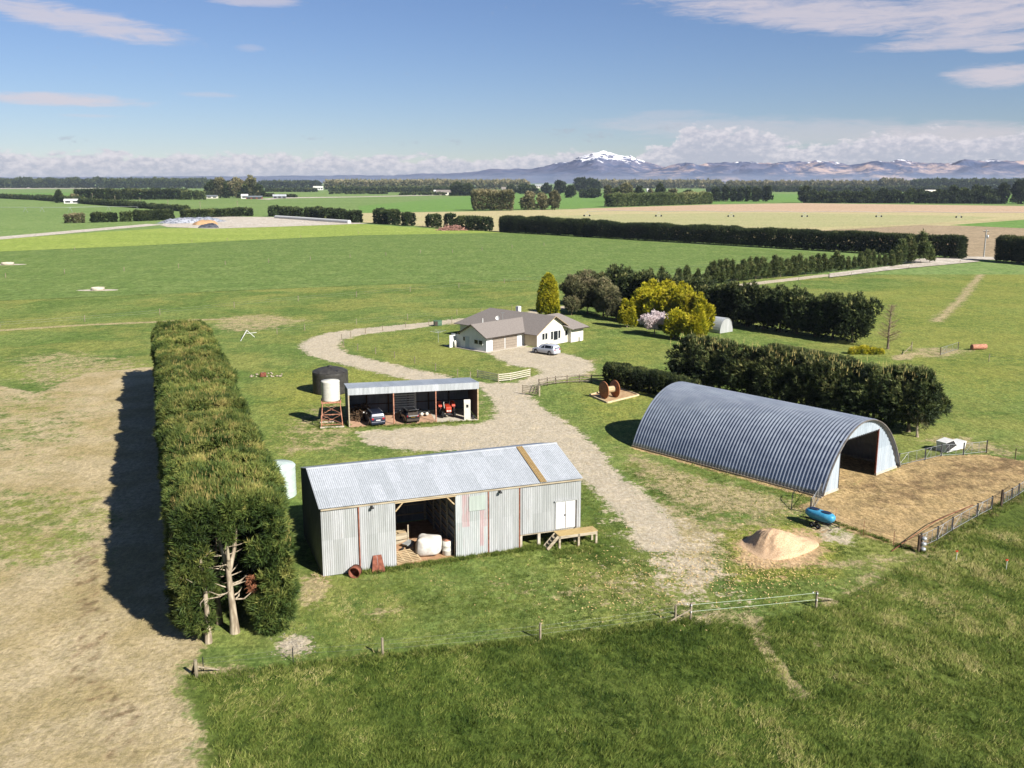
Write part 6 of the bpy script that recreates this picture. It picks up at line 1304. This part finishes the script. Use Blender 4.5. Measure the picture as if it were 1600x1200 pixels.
dtree('clipped_hedge','long right section of the clipped hedge behind the silage stack','hedge',280,398,341,328,hedge_m,65,1,None,337.5)
dtree('low_hedge','low dark hedge slanting down from the left edge','hedge',-30,55,308.5,306,hedge_m,66,1,None,312.5);dtree('low_hedge','middle part of the slanting low hedge','hedge',57,135,312.5,309,hedge_m,67,1,None,318.5);dtree('low_hedge','lower right part of the slanting low hedge','hedge',132,228,318.5,315,hedge_m,68,1,None,326);dtree('low_hedge','last part of the slanting low hedge above the clipped hedge','hedge',232,296,326,322,hedge_m,69,1,None,331)
dtree('tree_belt','dark belt of trees behind the left paddocks','trees',112,300,313,297.5,hedge_m,70,1.2,None,311.5)
dtree('tree_belt','short thick end of the dark belt left of the big pines','trees',280,326,312,300,young_m,71)
dtree('lone_conifer','single dark conical tree standing in the left paddocks','tree',87,99,317,297.5,hedge_m,72,1.3);dtree('round_tree','pale rounded bare tree at the start of the dark belt','tree',108,123,315,304,mixed_m,73)
dt=[];
for i,(x0,x1,t_,lb) in enumerate(((324,341,281,'left most tall tree of the big far pine group'),(336,352,277,'second tall tree of the big far pine group'),(350,366,284,'lower middle tree of the big far pine group'),(362,382,278,'broad tree right of centre in the big far pine group'),(378,392,284,'filler tree in the big far pine group'),(385,400,275,'tallest pointed tree of the big far pine group'),(396,409,289,'small right most tree of the big far pine group'))):
    dtree('far_pine',lb,'tree',x0-5,x1+5,309.5,t_,mixed_m if i%2 else hedge_m,80+i,1.5)
# middle tree blocks
dtree('tree_block','dense block of mixed trees above the start of the tan field','trees',734,806,329,299,mixed_m,90,1.3)
for i,(x0,x1,t_,lb) in enumerate(((812,837,300,'broad clump right of the dense block by the tan field'),(838,857,302,'narrow clump in the middle of three by the tan field'),(856,877,297,'tall clump on the right of three by the tan field'))): dtree('field_tree',lb,'tree',x0,x1,328,t_,mixed_m,92+i,1.3)
dtree('tall_trimmed_hedge','long trimmed olive hedge above the tilled field','hedge',948,1110,323.5,304,young_m,96,1.3,None,318.5)
for i,(x0,x1,t_) in enumerate(((943,957,290),(955,972,294),(965,990,286),(988,1010,291),(1010,1022,296),(1022,1040,287),(1040,1062,296),(1062,1085,297),(1085,1108,300))): dtree('field_tree','tree top showing above the long trimmed olive hedge','tree',x0,x1,316,t_,hedge_m if i%2 else mixed_m,100+i,1.3,'trees behind the trimmed olive hedge')
for i,(x0,x1,t_) in enumerate(((1112,1127,293),(1127,1140,290),(1140,1150,295),(1151,1163,293),(1164,1172,291),(1174,1190,293),(1189,1205,290))): dtree('field_tree','dark tree of the loose row left of the green gap above the tilled field','tree',x0,x1,315,t_,hedge_m,110+i,1.3,'loose dark row left of the green gap')
dtree('tree_belt','low dark thicket under the long dark row beyond the tilled field','trees',1252,1420,317,304,hedge_m,171,1.2,None,317.8);dtree('tree_belt','right part of the thicket under the long dark row beyond the tilled field','trees',1424,1560,317.8,303,hedge_m,172,1.2,None,318.4)
xs_=[(1248,1262,291),(1262,1276,294),(1276,1292,296),(1292,1312,299),(1312,1330,298),(1330,1346,297),(1343,1362,292),(1362,1374,298),(1374,1388,295),(1390,1403,294),(1412,1432,293),(1430,1450,295),(1456,1470,297),(1468,1484,295),(1483,1500,289),(1498,1516,293),(1514,1530,290),(1530,1548,288),(1546,1560,294),(1558,1572,285),(1580,1600,282),(1606,1630,287)]
for i,(x0,x1,t_) in enumerate(xs_): dtree('field_tree','dark tree in the long row on the far edge of the tilled field','tree',x0-3-(i*7)%4,x1+4+(i*5)%5,317+.0052*(x0-1248)*1.,t_+(i*3)%4,hedge_m,120+i,1.2,'long dark row on the far edge of the tilled field')
for i,(x0,x1,b0,t_) in enumerate(((820,842,304,290),(845,862,303,287),(862,884,304,282),(884,900,309,290),(893,918,300,278),(912,930,300,279),(905,915,309,297),(914,938,309.5,296),(925,938,301,281),(808,826,303,288),(790,808,302,290))): dtree('far_tree','dark far tree beyond the small green paddock','tree',x0,x1,b0,t_,hedge_m,150+i,1.2,'far trees beyond the small green paddock')
# far shelter lines and woods that read as masses
for i,(x0,x1,b0,t_,m_) in enumerate(((-60,170,294,282,hedge_m),(165,330,294.5,282.5,hedge_m),(400,505,294.5,285.5,hedge_m),(505,830,296,284.5,mixed_m),(410,500,300,296.5,hedge_m),(510,720,300.5,294.2,hedge_m),(700,742,306,290,hedge_m),(930,1130,294.5,284.5,mixed_m),(1130,1400,296,286,mixed_m),(1370,1420,297,282.5,mixed_m),(1420,1700,297,283.5,hedge_m),(1100,1500,300,294,hedge_m),(620,700,305,302.5,hedge_m),(510,610,303.2,301.3,hedge_m),(400,432,307.5,305,hedge_m),(430,468,308.5,306.5,hedge_m))):
    t=dtree('far_woodland','x','woodland',x0,x1,b0,t_,m_,200+i,1.6,None,None,60. if b0<298 else 12.)
    fo=[c_ for c_ in t.children if c_.name.startswith('foliage')][0];fo.parent=None;fo.location=t.location;fo.rotation_euler=t.rotation_euler;fo.name='far_woodland';fo['kind']='stuff';bpy.data.objects.remove(t)
# ================================================================ FAR THINGS
def farm_building(lb,px,base,wpx,hpx,wall,roof,rz=.1,dep=10,open_=False,name='farm_building'):
    q=at(px,base);sc_=q.y/1500*1.;w_=wpx*sc_;h=hpx*sc_;t=thing(name,lb,'building',tuple(q),rz)
    MB().prismx([(0,0),(dep,0),(dep,h*.6),(dep/2,h*.6+.01),(0,h*.6)],-w_/2,w_/2).build('wall',wall,t)
    b=MB();roofslab(b,[(-w_/2-.4,-.5,h*.58),(w_/2+.4,-.5,h*.58),(w_/2+.4,dep/2,h),(-w_/2-.4,dep/2,h)],.15);roofslab(b,[(-w_/2-.4,dep+.5,h*.58),(w_/2+.4,dep+.5,h*.58),(w_/2+.4,dep/2,h),(-w_/2-.4,dep/2,h)],.15);b.build('roof',roof,t)
    b=MB();n=max(1,int(w_/7))
    for k in range(n): x=-w_/2+w_*(k+.5)/n;b.box(x-w_/n*.32,x+w_/n*.32,-.12,-.02,.05 if open_ else h*.2,h*.5)
    b.build('bay_shade_panel' if open_ else 'window',steeld if open_ else glass,t);return t  # open sheds: dark blocks on a solid wall paint the shade of the bays
farm_building('small white shed by the slanting hedge in the left paddocks',112,318,22,7,white,white,.2,6)
farm_building('low white house under the left side of the big far pines',327,310,24,5,cream,zdark,.1,8)
farm_building('white gable shed right below the big far pines',382,310.5,10,7,white,white,.1,8)
farm_building('low dark red and grey barn at the right foot of the big far pines',397,311,24,5,rustm,zdark,.1,8,True)
farm_building('open fronted grey shed standing alone right of the big far pines',437,310,20,6,zdark,zroof,.25,9,True)
farm_building('pale far silos and house on the dark shelter line',497,297,15,6,white,tankw,.1,12)
farm_building('long pale farm shed with white tanks beyond the green paddock',700,305,36,8,cream,hroof,.1,14)
farm_building('tiny white house left of the long pale farm shed',681,302,6,5,white,white,.1,8)
farm_building('small pale house half hidden in the far trees above the trimmed hedge',1014,300,6,5,white,white,.1,8)
farm_building('far pale house amid trees at left of the snow mountain foot',797,300.5,26,8,white,hroof,.1,10)
farm_building('long low pale roofed barn in the far trees below the snow mountain',846,294,20,6,cream,steelw,.1,14)
farm_building('pair of faint white houses at the foot of the reddish hills',1222,292.5,22,6,white,steelw,.1,12)
farm_building('pale building behind the dark trees at the far right',1455,305,22,8,cream,cream,.1,10)
# silage stack
sm_=NT('tyre_cover');P_=sm_.obj();vo=sm_.new('ShaderNodeTexVoronoi');sm_.l.new(P_,vo.inputs['Vector']);vo.inputs['Scale'].default_value=.75;sm_.col(sm_.mix(sm_.step(vo.outputs['Distance'],.25,.6),c(96,100,108),c(176,180,190)));sm_.bump(vo.outputs['Distance'],.8,.4);silm=sm_.m
def mound_thing(nm,lb,cat,pa,pb,h,dep,mat,seed,nrm=1.6):
    a=at(*pa);b_=at(*pb);d=b_-a;L=d.length;V=[];nu,nv=40,16
    for j in range(nv+1):
        for i in range(nu+1):
            x=-1+2*i/nu;y=-1+2*j/nv;V.append((x*L/2,y*dep/2,h*max(0,(1-abs(x)**4))*max(0,(1-abs(y)**3))-.03))
    V=np.array(V);V[:,2]+=(wob(V,.35,seed)*.7+wob(V,1.2,seed+1)*.4)*(V[:,2]>.3)
    i=np.arange((nu+1)*(nv+1)).reshape(nv+1,nu+1);Fh=np.stack([i[:-1,:-1],i[:-1,1:],i[1:,1:],i[1:,:-1]],-1).reshape(-1,4)
    o=mobj(nm,np_mesh(nm,V,Fh,mat,smooth=True),None,((a.x+b_.x)/2,(a.y+b_.y)/2+dep*.3,0),math.atan2(d.y,d.x));return tag(o,lb,cat)
sst=mound_thing('silage_stack','long grey tyre covered silage stack at the left of the gravel pad','silage stack',(250,350),(340,346),3.2,20,silm,3)
sfc=mound_thing('silage_face','orange brown open face of the silage stack','silage',(300,352),(337,351),2.7,9,mk('silage',c(196,162,122),c(168,134,98),2,.95),5)
sfc.parent=sst;sfc.matrix_parent_inverse=(Matrix.Translation(sst.location)@Matrix.Rotation(sst.rotation_euler.z,4,'Z')).inverted()
for k_ in ('category','label'): del sfc[k_]
mound_thing('tyre_heap','dark heap of old tyres in front of the orange silage face','tyre heap',(307,356.5),(341,356),2.3,7,mk('tyre_heap_mat',c(92,94,104),c(54,56,64),1.2,.9,bump=1,bs=3),6)
b=MB();A=[at(x,y) for x,y in ((431,341),(470,343.5),(510,346.5),(546,349))];b.tube([a_+Vector((0,0,.9)) for a_ in A],1.3,10);tag(b.build('wrapped_silage_tube',white,None),'long white wrapped tube along the edge of the gravel pad','silage tube')
heap('brush_heap','pinkish heap of cut brush at the edge of the new grass before the hedge clumps','brush heap',tuple(at(708,360)),9,4,3.,260,9,mk('pink_brush',c(206,160,144),c(150,110,96),3,.95),4.,.18)
# pivot irrigator
pv_=[(917,338.2),(1029,338.6),(1142,339),(1257,339.2),(1373,339.4),(1498,340.5),(1640,341.5)];o=at(*pv_[0])
ir=thing('pivot_irrigator','long thin pivot irrigator on wheeled towers across the pale field','irrigator',tuple(o))
Q=[at(*p)-o for p in pv_];b=MB()
for a_,c_ in zip(Q,Q[1:]):
    n=8;b.tube([a_.lerp(c_,i/n)+Vector((0,0,3.6+1.0*math.sin(PI*i/n))) for i in range(n+1)],.11,5)
b.build('pipe',steelw,ir)
for q in Q:
    b=MB();b.bar(q+Vector((-2.2,-.5,.5)),q+Vector((0,0,3.7)),.16);b.bar(q+Vector((2.2,.5,.5)),q+Vector((0,0,3.7)),.16);b.bar(q+Vector((-2.2,-.5,.6)),q+Vector((2.2,.5,.6)),.2);tw=b.build('tower',steelw,ir)
    for s_ in (-1,1): MB().lathe([(0,-.18),(.6,-.2),(.75,0),(.6,.2),(0,.18)],(q.x+2.2*s_,q.y+.5*s_,.72),12,'y').build('wheel',rubber,ir)
# left irrigator: white line
b=MB();A=[at(x,y) for x,y in ((-40,331),(40,331.5),(66,331.5),(110,331.5),(170,330),(215,330.2))];o=A[0]
ir=thing('left_irrigator','pale pipe irrigator crossing the paddock above the clipped hedge','irrigator',tuple(o))
b.tube([q-o+Vector((0,0,4.3)) for q in A],.13,5);b.build('pipe',steelw,ir)
for q in A: q=q-o;MB().bar(q+Vector((-2,0,0)),q+Vector((0,0,4.3)),.15).bar(q+Vector((2,0,0)),q+Vector((0,0,4.3)),.15).build('tower',steelw,ir)
for i,(px,py,tp) in enumerate(((145,315,302),(180,316,306),(219,318,309),(263,327,312),(313,326,315),(371,322,314))):
    q=at(px,py);tag(MB().tube([(0,0,0),(0,0,(py-tp)/1500*q.y)],[.28,.2],8).box(-1.1,1.1,-.1,.1,(py-tp)/1500*q.y-1.,(py-tp)/1500*q.y-.8).build('utility_pole',post,None,loc=tuple(q)),'pale far utility pole in the line across the left paddocks','utility pole','utility poles across the left paddocks')
